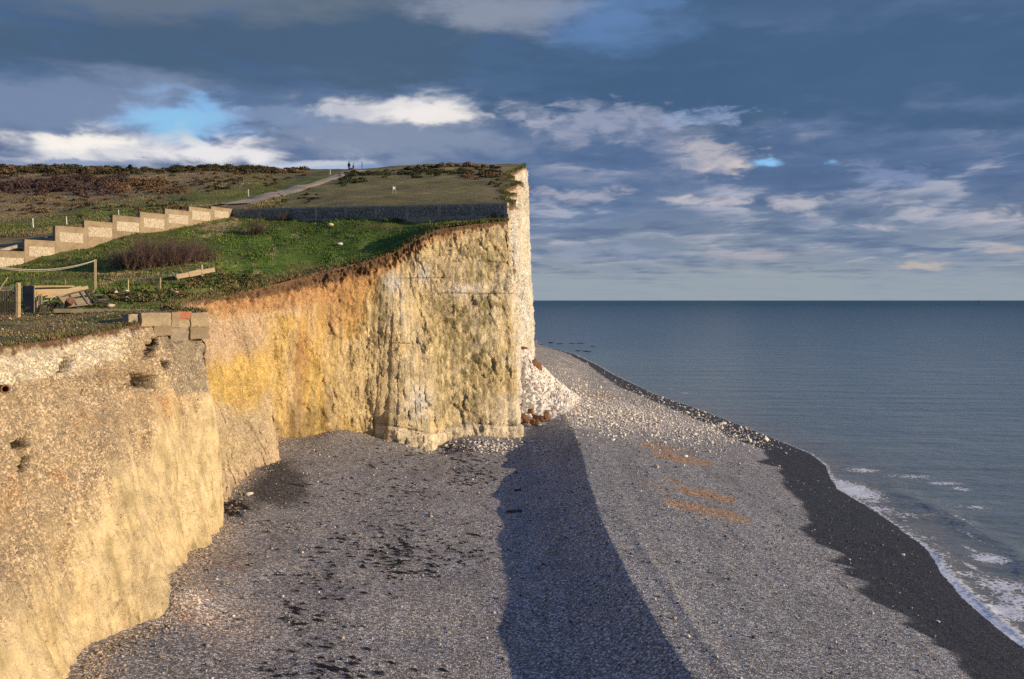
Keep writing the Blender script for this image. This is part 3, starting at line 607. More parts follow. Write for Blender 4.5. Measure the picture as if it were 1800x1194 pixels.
lace = nt.noise(nt.vm('MULTIPLY', pos, (1.0, 0.8, 1)), 2.6, 7, 0.72, 0.6); vor = nt.n('ShaderNodeTexVoronoi', feature='DISTANCE_TO_EDGE', i={'Scale': 2.2})
nt.set(vor.inputs['Vector'], nt.vm('ADD', pos, nt.vm('SCALE', nt.noise(pos, 1.2, 4, 0.6, 0, 1), sc=0.9)))
lc = nt.m('ADD', lace, nt.lin(vor.outputs['Distance'], 0.0, 0.25, 0.16, -0.06))
fm = nt.sstep(0.52, 0.74, nt.m('ADD', lc, nt.m('MULTIPLY', nt.m('SUBTRACT', foam, 0.57), 0.55)))
fm = nt.m('MULTIPLY', fm, nt.sstep(0.06, 0.3, foam))
wcol = nt.mx(dp, (0.165, 0.210, 0.205), (0.020, 0.075, 0.098)); wcol = nt.mx(turb, wcol, (0.19, 0.175, 0.14))
patch = nt.noise(nt.vm('MULTIPLY', pos, (0.006, 0.03, 1)), 1.0, 4, 0.6)
wcol = scale_col(nt, wcol, nt.grey(patch, 0.8, 1.2))
nt.set(b.inputs['Base Color'], nt.mx(fm, wcol, (0.78, 0.78, 0.78)))
nt.set(b.inputs['Roughness'], nt.m('ADD', nt.lin(fm, 0, 1, 0.14, 0.6), nt.m('MULTIPLY', dp, 0.26))); b.inputs['IOR'].default_value = 1.33
w1_ = nt.noise(nt.vm('MULTIPLY', pos, (0.45, 1.1, 1)), 1.2, 5, 0.62); w2_ = nt.noise(nt.vm('MULTIPLY', pos, (0.05, 0.14, 1)), 1.0, 5, 0.6); w3_ = nt.noise(nt.vm('MULTIPLY', pos, (1.0, 1.8, 1)), 4.0, 3, 0.6)
nrf = nt.m('SUBTRACT', 1.0, dp)
hgt = nt.m('ADD', nt.m('MULTIPLY', w1_, nt.m('MULTIPLY', nrf, 0.10)), nt.m('ADD', nt.m('MULTIPLY', w2_, 1.3), nt.m('ADD', nt.m('MULTIPLY', w3_, nt.m('MULTIPLY', nrf, 0.012)), nt.m('MULTIPLY', fm, 0.08))))
bp = nt.n('ShaderNodeBump', i={'Strength': 0.85, 'Distance': 1.0, 'Height': hgt}); nt.set(b.inputs['Normal'], bp.outputs[0])
turbid = np.clip(sm(9, 0.3, d) * 0.75 * sm(200, 60, gy), 0, 1) + 0.25 * sm(45, 5, d) * sm(260, 60, gy); deep = np.clip(np.log(np.maximum(np.hypot(gx * 0.6, gy), 70) / 70) / np.log(45), 0, 1)
structure(mk_mesh('sea', np.stack([gx, gy, gz], -1), grid_faces(len(xs), len(ys))[:, ::-1], msea, None, True, attrs={'foam': fo, 'turbid': np.clip(turbid, 0, 1), 'deep': deep}))
# ---------------------------------------------------------------- small builders
class MB:
    def __init__(s): s.v = []; s.f = []
    def add(s, V, Fc):
        o = len(s.v); s.v += [tuple(p) for p in V]; s.f += [tuple(i + o for i in f) for f in Fc]; return s
    def box(s, c, size, rot=None, taper=1.0, jit=0.0):
        hx, hy, hz = [k / 2 for k in size]; V = []
        for z in (-1, 1):
            for x, y in ((-1, -1), (1, -1), (1, 1), (-1, 1)):
                k = taper if z > 0 else 1.0
                p = Vector((x * hx * k + random.uniform(-jit, jit), y * hy * k + random.uniform(-jit, jit), z * hz + random.uniform(-jit, jit)))
                V.append((rot @ p if rot else p) + Vector(c))
        return s.add(V, [(3, 2, 1, 0), (4, 5, 6, 7), (0, 1, 5, 4), (1, 2, 6, 5), (2, 3, 7, 6), (3, 0, 4, 7)])
    def bar(s, a, b, w, t, up=(0, 0, 1), jit=0.0):
        a, b = Vector(a), Vector(b); d = b - a; L = d.length; d.normalize(); u = Vector(up); x = d.cross(u)
        if x.length < 1e-3: x = d.cross(Vector((0, 1, 0)))
        x.normalize(); u = x.cross(d); m = Matrix((x, u, d)).transposed()
        return s.box((a + b) / 2, (w, t, L), m, jit=jit)
    def tube(s, pts, rad, n=6, cap=True):
        pts = [Vector(p) for p in pts]; rad = [rad] * len(pts) if not hasattr(rad, '__len__') else rad
        V = []; Fc = []
        for k, p in enumerate(pts):
            d = (pts[min(k + 1, len(pts) - 1)] - pts[max(k - 1, 0)]).normalized(); x = d.cross(Vector((0.31, 0.2, 0.93)))
            x.normalize(); y = d.cross(x)
            V += [p + (x * math.cos(a) + y * math.sin(a)) * rad[k] for a in [2 * math.pi * j / n for j in range(n)]]
        for k in range(len(pts) - 1):
            for j in range(n): Fc.append((k * n + j, k * n + (j + 1) % n, (k + 1) * n + (j + 1) % n, (k + 1) * n + j))
        if cap: Fc += [tuple(range(n))[::-1], tuple(range((len(pts) - 1) * n, len(pts) * n))]
        return s.add(V, Fc)
    def build(s, name, mat, parent=None, bevel=0.0, smooth=False):
        me = bpy.data.meshes.new(name); me.from_pydata(s.v, [], s.f); me.materials.append(mat); me.update()
        if smooth: me.shade_smooth()
        o = bpy.data.objects.new(name, me); COL.objects.link(o)
        if bevel:
            m = o.modifiers.new('edge', 'BEVEL'); m.width = bevel; m.segments = 2; m.limit_method = 'ANGLE'
        if parent: o.parent = parent
        return o
def rock_mesh(name, mat, r=(1, 1, 1), sub=2, seed=0, amp=0.35, col=None, angular=True):
    bm = bmesh.new(); bmesh.ops.create_icosphere(bm, subdivisions=sub, radius=1.0)
    V = np.array([v_.co[:] for v_ in bm.verts]); Fc = np.array([[v_.index for v_ in f.verts] for f in bm.faces]); bm.free()
    if angular:
        rr = np.random.default_rng(seed); nn = rr.normal(size=(11, 3)); nn /= np.linalg.norm(nn, axis=1, keepdims=True)
        for k in range(11):
            h = rr.uniform(0.55, 0.85); dd = V @ nn[k]; V = np.where((dd > h)[:, None], V - nn[k] * (dd - h)[:, None], V)
    V = V * (1 + amp * fbm(V * 1.6 + seed * 3.1, 3, seed))[:, None]
    V *= np.array(r)
    me = mk_mesh(name, V, Fc, mat, None if col is None else np.ones((len(V), 1)) * np.array(col)); return me
def frame(ax, z=(0, 0, 1)):
    ax = Vector(ax).normalized(); z = Vector(z); y = z.cross(ax).normalized(); z = ax.cross(y); return Matrix((ax, y, z)).transposed()

M_CONC = plain('old concrete', (0.30, 0.235, 0.15), 0.9, 0.3, 1.3, 0.45, c2=(0.225, 0.165, 0.10))
M_CONC2 = plain('weathered grey concrete', (0.36, 0.285, 0.175), 0.9, 0.4, 1.7, 0.6, c2=(0.23, 0.18, 0.11))
M_CONGLOM = plain('aggregate concrete', (0.36, 0.30, 0.21), 0.95, 0.6, 5.0, 0.9, c2=(0.24, 0.19, 0.13))
M_DARKC = plain('shaded side concrete', (0.42, 0.37, 0.29), 0.9, 0.35, 1.5, 0.4)
M_BRICK = plain('broken brick', (0.36, 0.135, 0.075), 0.9, 0.45, 6.0, 0.8, c2=(0.26, 0.11, 0.06))
M_WOOD = plain('weathered timber', (0.46, 0.36, 0.215), 0.85, 0.3, 3.0, 0.5, c2=(0.33, 0.25, 0.15), stretch=(1, 1, 4))
M_WOODG = plain('grey timber', (0.36, 0.31, 0.23), 0.85, 0.3, 3.0, 0.5, c2=(0.24, 0.20, 0.145))
M_WOODD = plain('dark timber', (0.085, 0.068, 0.05), 0.9, 0.35, 4.0, 0.5)
M_PLY = plain('plywood', (0.52, 0.36, 0.17), 0.8, 0.2, 2.0, 0.2, c2=(0.44, 0.29, 0.13))
M_SHEET = plain('grey sheet', (0.16, 0.14, 0.125), 0.85, 0.25, 1.6, 0.2)
M_RUST = plain('rust', (0.21, 0.095, 0.045), 0.8, 0.5, 6.0, 0.5, c2=(0.10, 0.05, 0.03))
M_WHITE = plain('white paint', (0.66, 0.64, 0.58), 0.6, 0.15, 8.0, 0.1)
M_ROPE = plain('pale rope', (0.62, 0.54, 0.42), 0.9, 0.3, 30.0, 0.4)
M_BLACK = plain('black rubber', (0.03, 0.03, 0.03), 0.7, 0.3, 6, 0.2)
M_TWIG = plain('bare twigs', (0.115, 0.072, 0.056), 0.9, 0.4, 2.0, 0.2, c2=(0.08, 0.05, 0.042))
M_TWIGP = plain('pale twigs', (0.33, 0.26, 0.16), 0.9, 0.3, 3.0, 0.2)
M_CHALKR = plain('fallen chalk', (0.74, 0.68, 0.58), 0.9, 0.2, 3.0, 0.6, c2=(0.58, 0.51, 0.42))
M_BROWNR = plain('iron stained clay', (0.24, 0.12, 0.055), 0.95, 0.5, 3.0, 0.9, c2=(0.10, 0.055, 0.03))
M_REEF = plain('wet reef rock', (0.022, 0.026, 0.028), 0.5, 0.3, 2.0, 0.6)
M_DRIFT = plain('sodden driftwood', (0.10, 0.085, 0.065), 0.8, 0.4, 4.0, 0.6, c2=(0.05, 0.042, 0.035))

# knapped flint set in mortar: every stone a bulge of its own
m_fl, nt, b = new_mat('flintwork'); ac = nt.n('ShaderNodeAttribute', attribute_name='Col').outputs['Color']
nt.set(b.inputs['Base Color'], scale_col(nt, ac, nt.grey(nt.noise(nt.n('ShaderNodeNewGeometry').outputs['Position'], 14.0, 4), 0.7, 1.3))); b.inputs['Roughness'].default_value = 0.7
def flint_panel(parent, p0, ax, nrm, x0, x1, z0, z1, seed, pale):
    nx = max(4, int((x1 - x0) / 0.03)); nz = max(4, int((z1 - z0) / 0.03))
    gx_, gz_ = np.meshgrid(np.linspace(x0, x1, nx), np.linspace(z0, z1, nz), indexing='ij')
    w = worley(np.stack([gx_ * 11.5, gz_ * 13.0, gx_ * 0 + seed * 5.3], -1), seed); F1_, F2_, rid_ = w[0].reshape(nx, nz), w[1].reshape(nx, nz), w[2].reshape(nx, nz)
    st = sm(0.02, 0.22, F2_ - F1_); edge_ = np.minimum.reduce([sm(x0, x0 + 0.06, gx_), sm(x1, x1 - 0.06, gx_), sm(z0, z0 + 0.06, gz_), sm(z1, z1 - 0.06, gz_)])
    dep = 0.012 + edge_ * st * (0.02 + 0.022 * rid_)
    V = np.array(p0) + gx_[..., None] * np.array(ax) + gz_[..., None] * np.array((0, 0, 1.0)) + dep[..., None] * np.array(nrm)
    if pale: cc = mix(np.ones((nx, nz, 1)) * np.array((0.23, 0.175, 0.115)), np.array((0.66, 0.58, 0.44)), st * np.clip(0.45 + 0.7 * rid_, 0.1, 1))
    else: cc = mix(np.ones((nx, nz, 1)) * np.array((0.13, 0.12, 0.10)), np.array((0.72, 0.68, 0.60)), st * np.clip(rid_ ** 2.5, 0.02, 1))
    return mk_mesh('flint_panel', V, grid_faces(nx, nz), m_fl, cc, False, parent)
TOP = [24.73, 24.45, 23.95, 23.4, 22.87, 22.15, 21.5, 20.14, 19.1, 18.0]
sw = empty('stepped_wall', (SEG[4][0], SEG[4][1], 20.5), 'sunlit concrete boundary wall stepping down the slope in level bays with pale flint panels', 'wall')
sw_i = Matrix.Translation(-sw.location)
def unpar(o, parent): o.parent = parent; o.matrix_parent_inverse = Matrix.Translation(-Vector(parent.location)); return o
for k in range(10):
    a, b_ = np.array(SEG[k + 1]), np.array(SEG[k]); d = b_ - a; L = float(np.linalg.norm(d)); d /= L; nr_ = np.array((d[1], -d[0]))
    mid = (a + b_) / 2; zb = float(min(front_z(np.array([a[0]]), np.array([a[1]]))[0], front_z(np.array([b_[0]]), np.array([b_[1]]))[0])) - 0.7; zt = TOP[k]
    rot = frame((d[0], d[1], 0)); th = 0.36
    mb = MB(); mb.box((mid[0] - nr_[0] * th / 2, mid[1] - nr_[1] * th / 2, (zb + zt - 0.05) / 2), (L - 0.004, th, zt - 0.05 - zb), rot)
    mb.box((mid[0] - nr_[0] * (th / 2), mid[1] - nr_[1] * (th / 2), zt), (L - 0.002, th + 0.03, 0.10), rot)
    bay = unpar(mb.build('wall_bay', M_CONC, bevel=0.012), sw)
    x0 = L * 0.14; x1 = L * (0.97 if k != 0 else 0.8); ph = [0.75, 0.95, 0.9, 0.9, 0.9, 0.88, 0.86, 0.86, 0.9, 0.9][k]; tm = [0.32, 0.32, 0.42, 0.5, 0.5, 0.5, 0.5, 0.52, 0.52, 0.5][k]
    fp = flint_panel(None, (a[0], a[1], 0), (d[0], d[1], 0), (nr_[0], nr_[1], 0), x0, x1, zt - tm - ph, zt - tm, k + 1, True)
    fp.parent = bay
# shaded flint wall from the corner to the cliff edge
A0 = np.array(CORNER); B0 = np.array(FEND) + np.array((0.0, 0.0)); d = B0 - A0; LW = float(np.linalg.norm(d)); d /= LW; nr_ = np.array((d[1], -d[0]))
fw = empty('flint_wall', (A0[0], A0[1], 23.0), 'long dark flint and concrete wall in shade, running along the grass to the cliff edge', 'wall')
rot = frame((d[0], d[1], 0)); zL, zR = 24.78, 24.14
def wz(t): return zL + (zR - zL) * t
mb = MB(); th = 0.34; nb = 9
def slopebox(mb, t0, t1, zb0, zb1, dz0, dz1, y0, y1):
    V = []
    for (t, zb_) in ((t0, zb0), (t1, zb1)):
        p = A0 + d * LW * t
        for y in (y0, y1):
            for zz in (zb_, wz(t) + dz1): V.append((p[0] + nr_[0] * y, p[1] + nr_[1] * y, zz))
    # order: 0:(t0,y0,b)1:(t0,y0,t)2:(t0,y1,b)3:(t0,y1,t)4..7
    mb.add(V, [(0, 2, 3, 1), (4, 5, 7, 6), (0, 1, 5, 4), (2, 6, 7, 3), (1, 3, 7, 5), (0, 4, 6, 2)])
slopebox(mb, 0, 1, 21.8, 21.2, 0, -0.20, -th, 0.0)
body = unpar(mb.build('wall_body', M_DARKC, bevel=0.01), fw)
mb = MB(); V = []
for t in (0, 1):
    p = A0 + d * LW * t
    for y in (-th - 0.03, 0.06):
        for dz in (-0.199, 0.0): V.append((p[0] + nr_[0] * y, p[1] + nr_[1] * y, wz(t) + dz))
mb.add(V, [(0, 2, 3, 1), (4, 5, 7, 6), (0, 1, 5, 4), (2, 6, 7, 3), (1, 3, 7, 5), (0, 4, 6, 2)])
unpar(mb.build('coping', M_DARKC, bevel=0.015), fw)
for k in range(nb + 1):
    t = k / nb; p = A0 + d * (LW * t + (0.2 if k == 0 else -0.17 if k == nb else 0)); mb = MB()
    zt = wz(t) - 0.203; zb = 21.3; mb.box((p[0] + nr_[0] * 0.02, p[1] + nr_[1] * 0.02, (zt + zb) / 2), (0.34, 0.075, zt - zb), rot)
    unpar(mb.build('pier', M_DARKC, bevel=0.01), fw)
for k in range(nb):
    t = (k + 0.5) / nb; zt = wz(t) - 0.30
    fp = flint_panel(None, (A0[0], A0[1], 0), (d[0], d[1], 0), (nr_[0], nr_[1], 0), LW * k / nb + 0.22, LW * (k + 1) / nb - 0.22, zt - 0.85, zt, 30 + k, False); unpar(fp, fw)

# ---------------------------------------------------------------- steps behind the wall
stp = empty('staircase', (-42.5, 79.5, 19.5), 'dark flight of timber edged steps climbing behind the low end of the stepped wall', 'steps')
dS = np.array((SEG[4][0] - SEG[9][0], SEG[4][1] - SEG[9][1])); dS /= np.linalg.norm(dS); nS = np.array((-dS[1], dS[0]))
base0 = np.array(SEG[9]) + nS * 0.7
for k in range(17):
    p = base0 + dS * (k * 0.78 - 1.0) + nS * 1.5; zt = 18.0 + k * 0.245 + 0.02 * (k > 8)
    mb = MB(); rt = frame((nS[0], nS[1], 0)); mb.box((p[0], p[1], zt), (3.2, 0.12, 0.25), rt, jit=0.01); st_ = unpar(mb.build('riser', M_WOODD, bevel=0.008), stp)
    mb = MB(); mb.box((p[0] + dS[0] * 0.43, p[1] + dS[1] * 0.43, zt + 0.06), (3.2, 0.735, 0.10), rt); unpar(mb.build('tread', M_DARKC, bevel=0.005), stp)
mb = MB(); e0 = base0 + dS * (-1.6) + nS * 3.25; e1 = base0 + dS * 12.4 + nS * 3.25
mb.bar((e0[0], e0[1], 18.0), (e1[0], e1[1], 22.5), 0.14, 0.30); unpar(mb.build('side_string', M_WOODG, bevel=0.01), stp)

# ---------------------------------------------------------------- posts
def vpost(name, mat, px, py_top, py_bot, w, ground, label, cat, group=None, lean=0.0, Y=None, square=True, cap=None):
    g = ground(px, py_bot) if Y is None else P(px, py_bot, Y); h = (py_bot - py_top) / F * g[1]
    mb = MB(); a = Vector((0, 0, -0.35)); b_ = Vector((lean * h, 0, h))
    if square: mb.bar(a, b_, w, w, (0, 1, 0))
    else: mb.tube([a, a.lerp(b_, 0.5), b_], [w / 2, w / 2.1, w / 2.3], 8)
    o = mb.build(name, mat, bevel=w * 0.12); o.location = g; o.rotation_euler = (0, 0, random.uniform(-0.4, 0.4)); return tag(o, label, cat, group)
GP = 'white marker posts along the grass track'
for px, t_, b_, lab, ln in [(58.5, 384, 400, 'white marker post on the grass above the staircase', -0.12), (117.5, 381, 396, 'leaning white marker post behind the third tallest bay of the stepped wall', -0.13),
                            (209, 369, 380, 'short white marker post just showing above the stepped wall', -0.15), (436.5, 333, 346, 'white marker post beside the lower bend of the chalk path', 0.0), (580.5, 298.5, 307, 'white marker post left of the two walkers near the crest', 0.0)]:
    vpost('marker_post', M_WHITE, px, t_, b_, 0.11, on_hill, lab, 'post', GP, ln)
vpost('waymark_post', M_WOODD, 636.5, 284.5, 297, 0.13, on_hill, 'slim dark waymark post on the crest beside the path, right of the walkers', 'post')
for px, t_, b_, lab in [(225, 492, 514, 'thin timber stake in the grass above the fallen white stones'), (281.5, 487.5, 512, 'thin timber stake nearest the fallen beam, with dead stalks beside it'), (114.5, 492, 512, 'slender grey stake standing behind the collapsed shed')]:
    vpost('fence_stake', M_WOOD, px, t_, b_, 0.07 if px > 120 else 0.035, on_front, lab, 'stake', 'thin stakes in the clifftop grass')
g = on_front(167.5, 511); vp = vpost('timber_post', M_WOOD, 167.5, 456, 511, 0.16, on_front, 'tall square timber post holding up the sagging pale rope', 'post')
top = Vector(g) + Vector((0, 0, (511 - 456) / F * g[1] - 0.06)); end = Vector(P(-70, 455, 46)); pts = []
for k in range(40):
    t = k / 39; p = top.lerp(end, t); p.z -= 4 * t * (1 - t) * 0.62; pts.append(p)
mb = MB(); mb.tube(pts, 0.024, 6); mb.tube([p + Vector((0.01, 0.03, -0.02 - 0.07 * math.sin(math.pi * k / 39))) for k, p in enumerate(pts)], 0.015, 5)
tag(mb.build('rope', M_ROPE), 'pale rope sagging from the tall timber post out past the gate', 'rope')

# ---------------------------------------------------------------- gate, ruined shed and boards
YG = 47.5
def Q(px, py, Y=YG): return Vector(P(px, py, Y))
o = MB().bar(Q(31.2, 559), Q(31.2, 497), 0.15, 0.13, (0, 1, 0)).bar(Q(34.6, 557, YG + .05), Q(34.6, 498, YG + .05), 0.06, 0.11, (0, 1, 0)).build('gate_post', M_WOOD, bevel=0.012); tag(o, 'stout pale timber gate post beside the dark picket gate', 'gate post')
gt = empty('picket_gate', Q(14, 553), 'dark slatted picket gate hanging left of the pale gate post', 'gate')
for py, Lx in ((505.5, 26), (511, 25), (546, 26)): unpar(MB().bar(Q(-12, py + 0.5), Q(Lx, py), 0.05, 0.12).build('rail', M_WOODG if py < 520 else M_WOODD, bevel=0.006), gt)
for k in range(9):
    px = -9 + k * 4.3; unpar(MB().bar(Q(px, 554, YG - .05), Q(px + random.uniform(-.4, .4), 512 + random.uniform(-2, 2), YG - .05), 0.085, 0.022, (0, 1, 0)).build('picket', M_WOODD, bevel=0.004), gt)
unpar(MB().bar(Q(-10, 546, YG + .04), Q(25, 514, YG + .04), 0.09, 0.03, (0, 1, 0)).build('brace', M_WOODD, bevel=0.004), gt)
tag(MB().bar(Q(-3, 512, YG - .3), Q(13.5, 488, YG + .4), 0.05, 0.025).build('loose_lath', M_WOOD), 'pale lath leaning above the top rail of the picket gate', 'lath')
# backing panel in shade
pn_ = np.array((-0.393, -0.92)); c0 = Q(50.5, 526, 49); mb = MB(); mb.box(c0, (0.86, 0.06, 47 / F * 49), frame((0.9, -0.36, 0)))
tag(mb.build('sheet_panel', M_SHEET, bevel=0.008), 'dull grey upright sheet panel standing between the gate post and the shed', 'panel')
sh_ = empty('collapsed_shed', Q(105, 540, 52), 'collapsed timber shed with a slumped boarded roof and tan plywood back', 'shed')
YS = 52.0
rotw = frame((0.86, 0.50, 0))
c0 = Q(88, 513, 53.2); unpar(MB().box(c0, (1.95, 0.04, 0.72), rotw).build('back_panel', M_PLY, bevel=0.004), sh_)
unpar(MB().bar(Q(64, 503.5, 52.4), Q(131, 503.5, 53.6), 0.08, 0.10).build('top_rail', M_WOOD, bevel=0.006), sh_)
for px, pt in ((68.2, 518), (72.6, 517)): unpar(MB().bar(Q(px, 545, 50.6), Q(px + .2, pt, 50.6), 0.075, 0.075, (0, 1, 0)).build('corner_stud', M_WOODG, bevel=0.006), sh_)
unpar(MB().bar(Q(65.5, 543, 51), Q(65.3, 512, 51.2), 0.05, 0.08, (0, 1, 0)).build('corner_stud', M_PLY, bevel=0.006), sh_)
# boarded roof: a leaning frame with horizontal boards and three battens
tl, tr, br, bl = Q(98.5, 521, 51.5), Q(151, 511.5, 53.2), Q(166, 535, 52.0), Q(115, 541, 50.3)
rf = None
for k in range(7):
    t0, t1 = k / 7 + 0.008, (k + 1) / 7 - 0.012; a, b_ = tl.lerp(bl, (t0 + t1) / 2), tr.lerp(br, (t0 + t1) / 2); w = (bl - tl).length * (t1 - t0); nrmv = (tr - tl).cross(bl - tl).normalized()
    a = a + (b_ - a) * random.uniform(-0.03, 0.04); b_ = b_ + (b_ - a) * random.uniform(-0.10, 0.03)
    if k == 2: b_ = a.lerp(b_, 0.52)
    ob = MB().bar(a + nrmv * random.uniform(-.015, .015), b_, w, 0.02, tuple(nrmv)).build('roof_board', M_WOOD, bevel=0.003); unpar(ob, sh_)
for t in (0.0, 0.42, 0.80, 0.98):
    a, b_ = tl.lerp(tr, t), bl.lerp(br, t); nrmv = (tr - tl).cross(bl - tl).normalized(); nrmv = nrmv if nrmv.y < 0 else -nrmv
    unpar(MB().bar(a + nrmv * 0.05, b_ + nrmv * 0.05, 0.09, 0.055, tuple(nrmv)).build('batten', M_WOODG if t in (0.42, 0.80) else M_WOODD, bevel=0.005), sh_)
GPL = 'loose planks on the collapsed shed'
for a, b_, w, m, lab in [((74, 521, 51.0), (143, 504.5, 52.3), 0.16, M_WOOD, 'upper of two long pale planks slanting across the collapsed shed'),
                         ((84, 521.5, 50.6), (155, 505, 51.9), 0.19, M_WOOD, 'lower and wider of two long pale planks slanting across the collapsed shed'),
                         ((88, 527, 51.2), (128, 514, 52.2), 0.10, M_WOODG, 'short grey plank under the two long slanting planks'),
                         ((102, 524.5, 51.4), (150, 509, 52.6), 0.07, M_WOODD, 'narrow dark lath along the head of the slumped roof'),
                         ((74.5, 530.5, 51), (92, 526, 51.4), 0.07, M_WOODG, 'short grey lath low down inside the open end of the shed')]:
    tag(MB().bar(Q(*a), Q(*b_), 0.03, w, (0, 0, 1)).build('plank', m, bevel=0.005), lab, 'plank', GPL)
# broken gable piece with its sunlit end, small window frame lying at the right
tag(MB().add([Q(153, 513, 53.4), Q(168, 505, 53.4), Q(166, 511.5, 53.3), Q(161, 516, 53.2), Q(153, 513, 53.48), Q(168, 505, 53.48), Q(166, 511.5, 53.38), Q(161, 516, 53.28)], [(3, 2, 1, 0), (4, 5, 6, 7), (0, 1, 5, 4), (1, 2, 6, 5), (2, 3, 7, 6), (3, 0, 4, 7)]).build('board_offcut', M_PLY), 'tan triangular board offcut at the top right end of the collapsed shed', 'board')
wf = empty('window_frame', Q(180, 534, 52), 'old timber window frame lying on the grass right of the slumped roof', 'window frame')
crn = [Q(164, 518.7, 52.8), Q(183, 518.7, 52.9), Q(192, 534.5, 51.6), Q(174, 529.5, 51.8)]
for k in range(4): unpar(MB().bar(crn[k], crn[(k + 1) % 4], 0.07, 0.05).build('frame_bar', M_WOODG if k % 2 == 0 else M_WOODD, bevel=0.004), wf)
unpar(MB().bar(Q(170, 527, 52.1), Q(188, 526, 52.2), 0.05, 0.04).build('frame_bar', M_WOODG), wf)
unpar(MB().bar(Q(156, 512, 52.6), Q(176, 535, 51.3), 0.05, 0.06).build('frame_bar', M_WOODD), wf)
dr = empty('rusty_drum', Q(123.5, 537, 50.2), 'rusty brown open drum lying at the foot of the slumped roof', 'drum'); ang = Vector((0.62, -0.62, 0.35)).normalized(); c0 = Q(122.5, 537, 50.2) + Vector((0, 0, 0.02))
unpar(MB().tube([c0 - ang * 0.24 + Vector((0, 0, .18)), c0 + ang * 0.24 + Vector((0, 0, .18))], 0.20, 20).build('drum_body', M_RUST), dr)
for k in (-0.22, 0.0, 0.23): unpar(MB().tube([c0 + ang * (k - .012) + Vector((0, 0, .18)), c0 + ang * (k + .012) + Vector((0, 0, .18))], 0.212, 20).build('hoop', M_RUST), dr)
for (px, py, r_, lab) in [(88, 536, .22, 'black rubbish lump in the dark mouth of the collapsed shed'), (96, 533, .26, 'larger black rubbish heap under the slumped roof')]:
    o = rock_mesh('rubbish_lump', M_BLACK, (r_ * 1.3, r_, r_ * .6), 2, int(px)); o.location = Q(px, py + 2, 51.0); tag(o, lab, 'rubbish', 'black rubbish in the shed')
# long concrete slab edge and the fallen beam
tag(MB().bar(Q(96, 546.4, 48.8), Q(300, 547.6, 50.0), 0.55, 0.22, (0, 0, 1), 0.02).bar(Q(300, 547.6, 50.0), Q(340, 549, 49.6), 0.5, 0.10).build('concrete_slab', M_CONC2, bevel=0.02), 'long low grey concrete slab edging the ground behind the broken blocks', 'slab')
bm0 = on_front(308, 487); bm1 = on_front(376, 476)
fb_ = empty('fallen_beam', bm0, 'pale broken timber beam lying on the slope with a stub post beside it', 'beam')
a, b_ = Vector(bm0) + Vector((0, 0, .20)), Vector(P(377, 474, 67.0)); a = Vector(P(309, 487, 65.2))
unpar(MB().bar(a, a.lerp(b_, .32), 0.26, 0.36).bar(a.lerp(b_, .325), a.lerp(b_, .64) + Vector((0, 0, .02)), 0.25, 0.42).bar(a.lerp(b_, .645), b_, 0.22, 0.34).build('beam_length', M_WOOD, bevel=0.03), fb_)
unpar(MB().bar(a + Vector((.3, -.1, -.3)), a + Vector((-.25, -.05, .35)), 0.1, 0.06).build('split_end', M_WOODG), fb_)
vpost('stub_post', M_WOODG, 354.5, 465.5, 478, 0.22, None, 'stub of a cut timber post behind the fallen beam', 'post', Y=67.4, square=False)

# ---------------------------------------------------------------- broken masonry in the cliff top
def blk(px0, px1, py0, py1, mat, label, th=1.1, out=0.12, name='concrete_block', jit=0.03, cat='block', chip=0):
    Ya, Yb = [44.4 + (p - 240) / 115 * 3.2 for p in (px0, px1)]; a, b_ = Vector(P(px0, py0, Ya)), Vector(P(px1, py0, Yb)); d_ = Vector((b_.x - a.x, b_.y - a.y, 0)); L = d_.length; d_.normalize(); n_ = Vector((d_.y, -d_.x, 0))
    Ym = (Ya + Yb) / 2; h = (py1 - py0) / F * Ym; c_ = (a + b_) / 2 + n_ * (out + 0.42 + max(0, py0 - 562) * 0.009 - th / 2) - Vector((0, 0, h / 2 + (a.z - b_.z) * 0))
    bm = bmesh.new(); bmesh.ops.create_cube(bm, size=1.0); bmesh.ops.subdivide_edges(bm, edges=bm.edges[:], cuts=5, use_grid_fill=True)
    rt = frame(d_); sz = Vector((L, th, h)); sd0 = px0 * 1.7
    for v_ in bm.verts:
        p = Vector((v_.co.x * sz.x, v_.co.y * sz.y, v_.co.z * sz.z)); e = sum(abs(abs(c__) - .5) < .01 for c__ in v_.co); k = (0.035 if e >= 2 else 0.012)
        nn = fbm(np.array([[p.x * 2.1 + sd0, p.y * 2.1, p.z * 2.1]]), 3, 5)[0]
        p += Vector((random.uniform(-1, 1), random.uniform(-1, 1), random.uniform(-1, 1))) * k * 0.6 - p.normalized() * max(0, nn) * (0.14 if e >= 2 else 0.05)
        v_.co = rt @ p
    me = bpy.data.meshes.new(name); bm.to_mesh(me); bm.free(); me.materials.append(mat); o = bpy.data.objects.new(name, me); COL.objects.link(o); o.location = c_; return tag(o, label, cat, 'broken masonry at the cliff corner')
blk(237, 291, 549.5, 573.5, M_CONC2, 'longest pale concrete block, upper left of the masonry at the cliff corner')
blk(258, 291, 572.5, 590, M_CONC, 'yellowish square concrete block hanging below the longest one', out=0.06)
blk(290, 303, 549, 576, M_CONC, 'narrow tan concrete block beside the red brickwork', out=0.16)
blk(300, 326, 547.5, 561, M_BRICK, 'patch of red brickwork between the concrete blocks at the cliff corner', name='brick_block', cat='brickwork', out=0.15)
blk(302, 325, 560.5, 576, M_CONC2, 'concrete block directly beneath the red brickwork', out=0.10)
blk(324, 355, 549.5, 575, M_CONC2, 'upper concrete block at the very corner of the cliff', out=0.17)
blk(322, 355, 574.5, 596, M_CONC, 'lower concrete block at the very corner of the cliff', out=0.12)
blk(290, 323, 576, 606, M_CONGLOM, 'rough pebbly concrete mass below the brickwork', out=-0.02, name='concrete_lump')
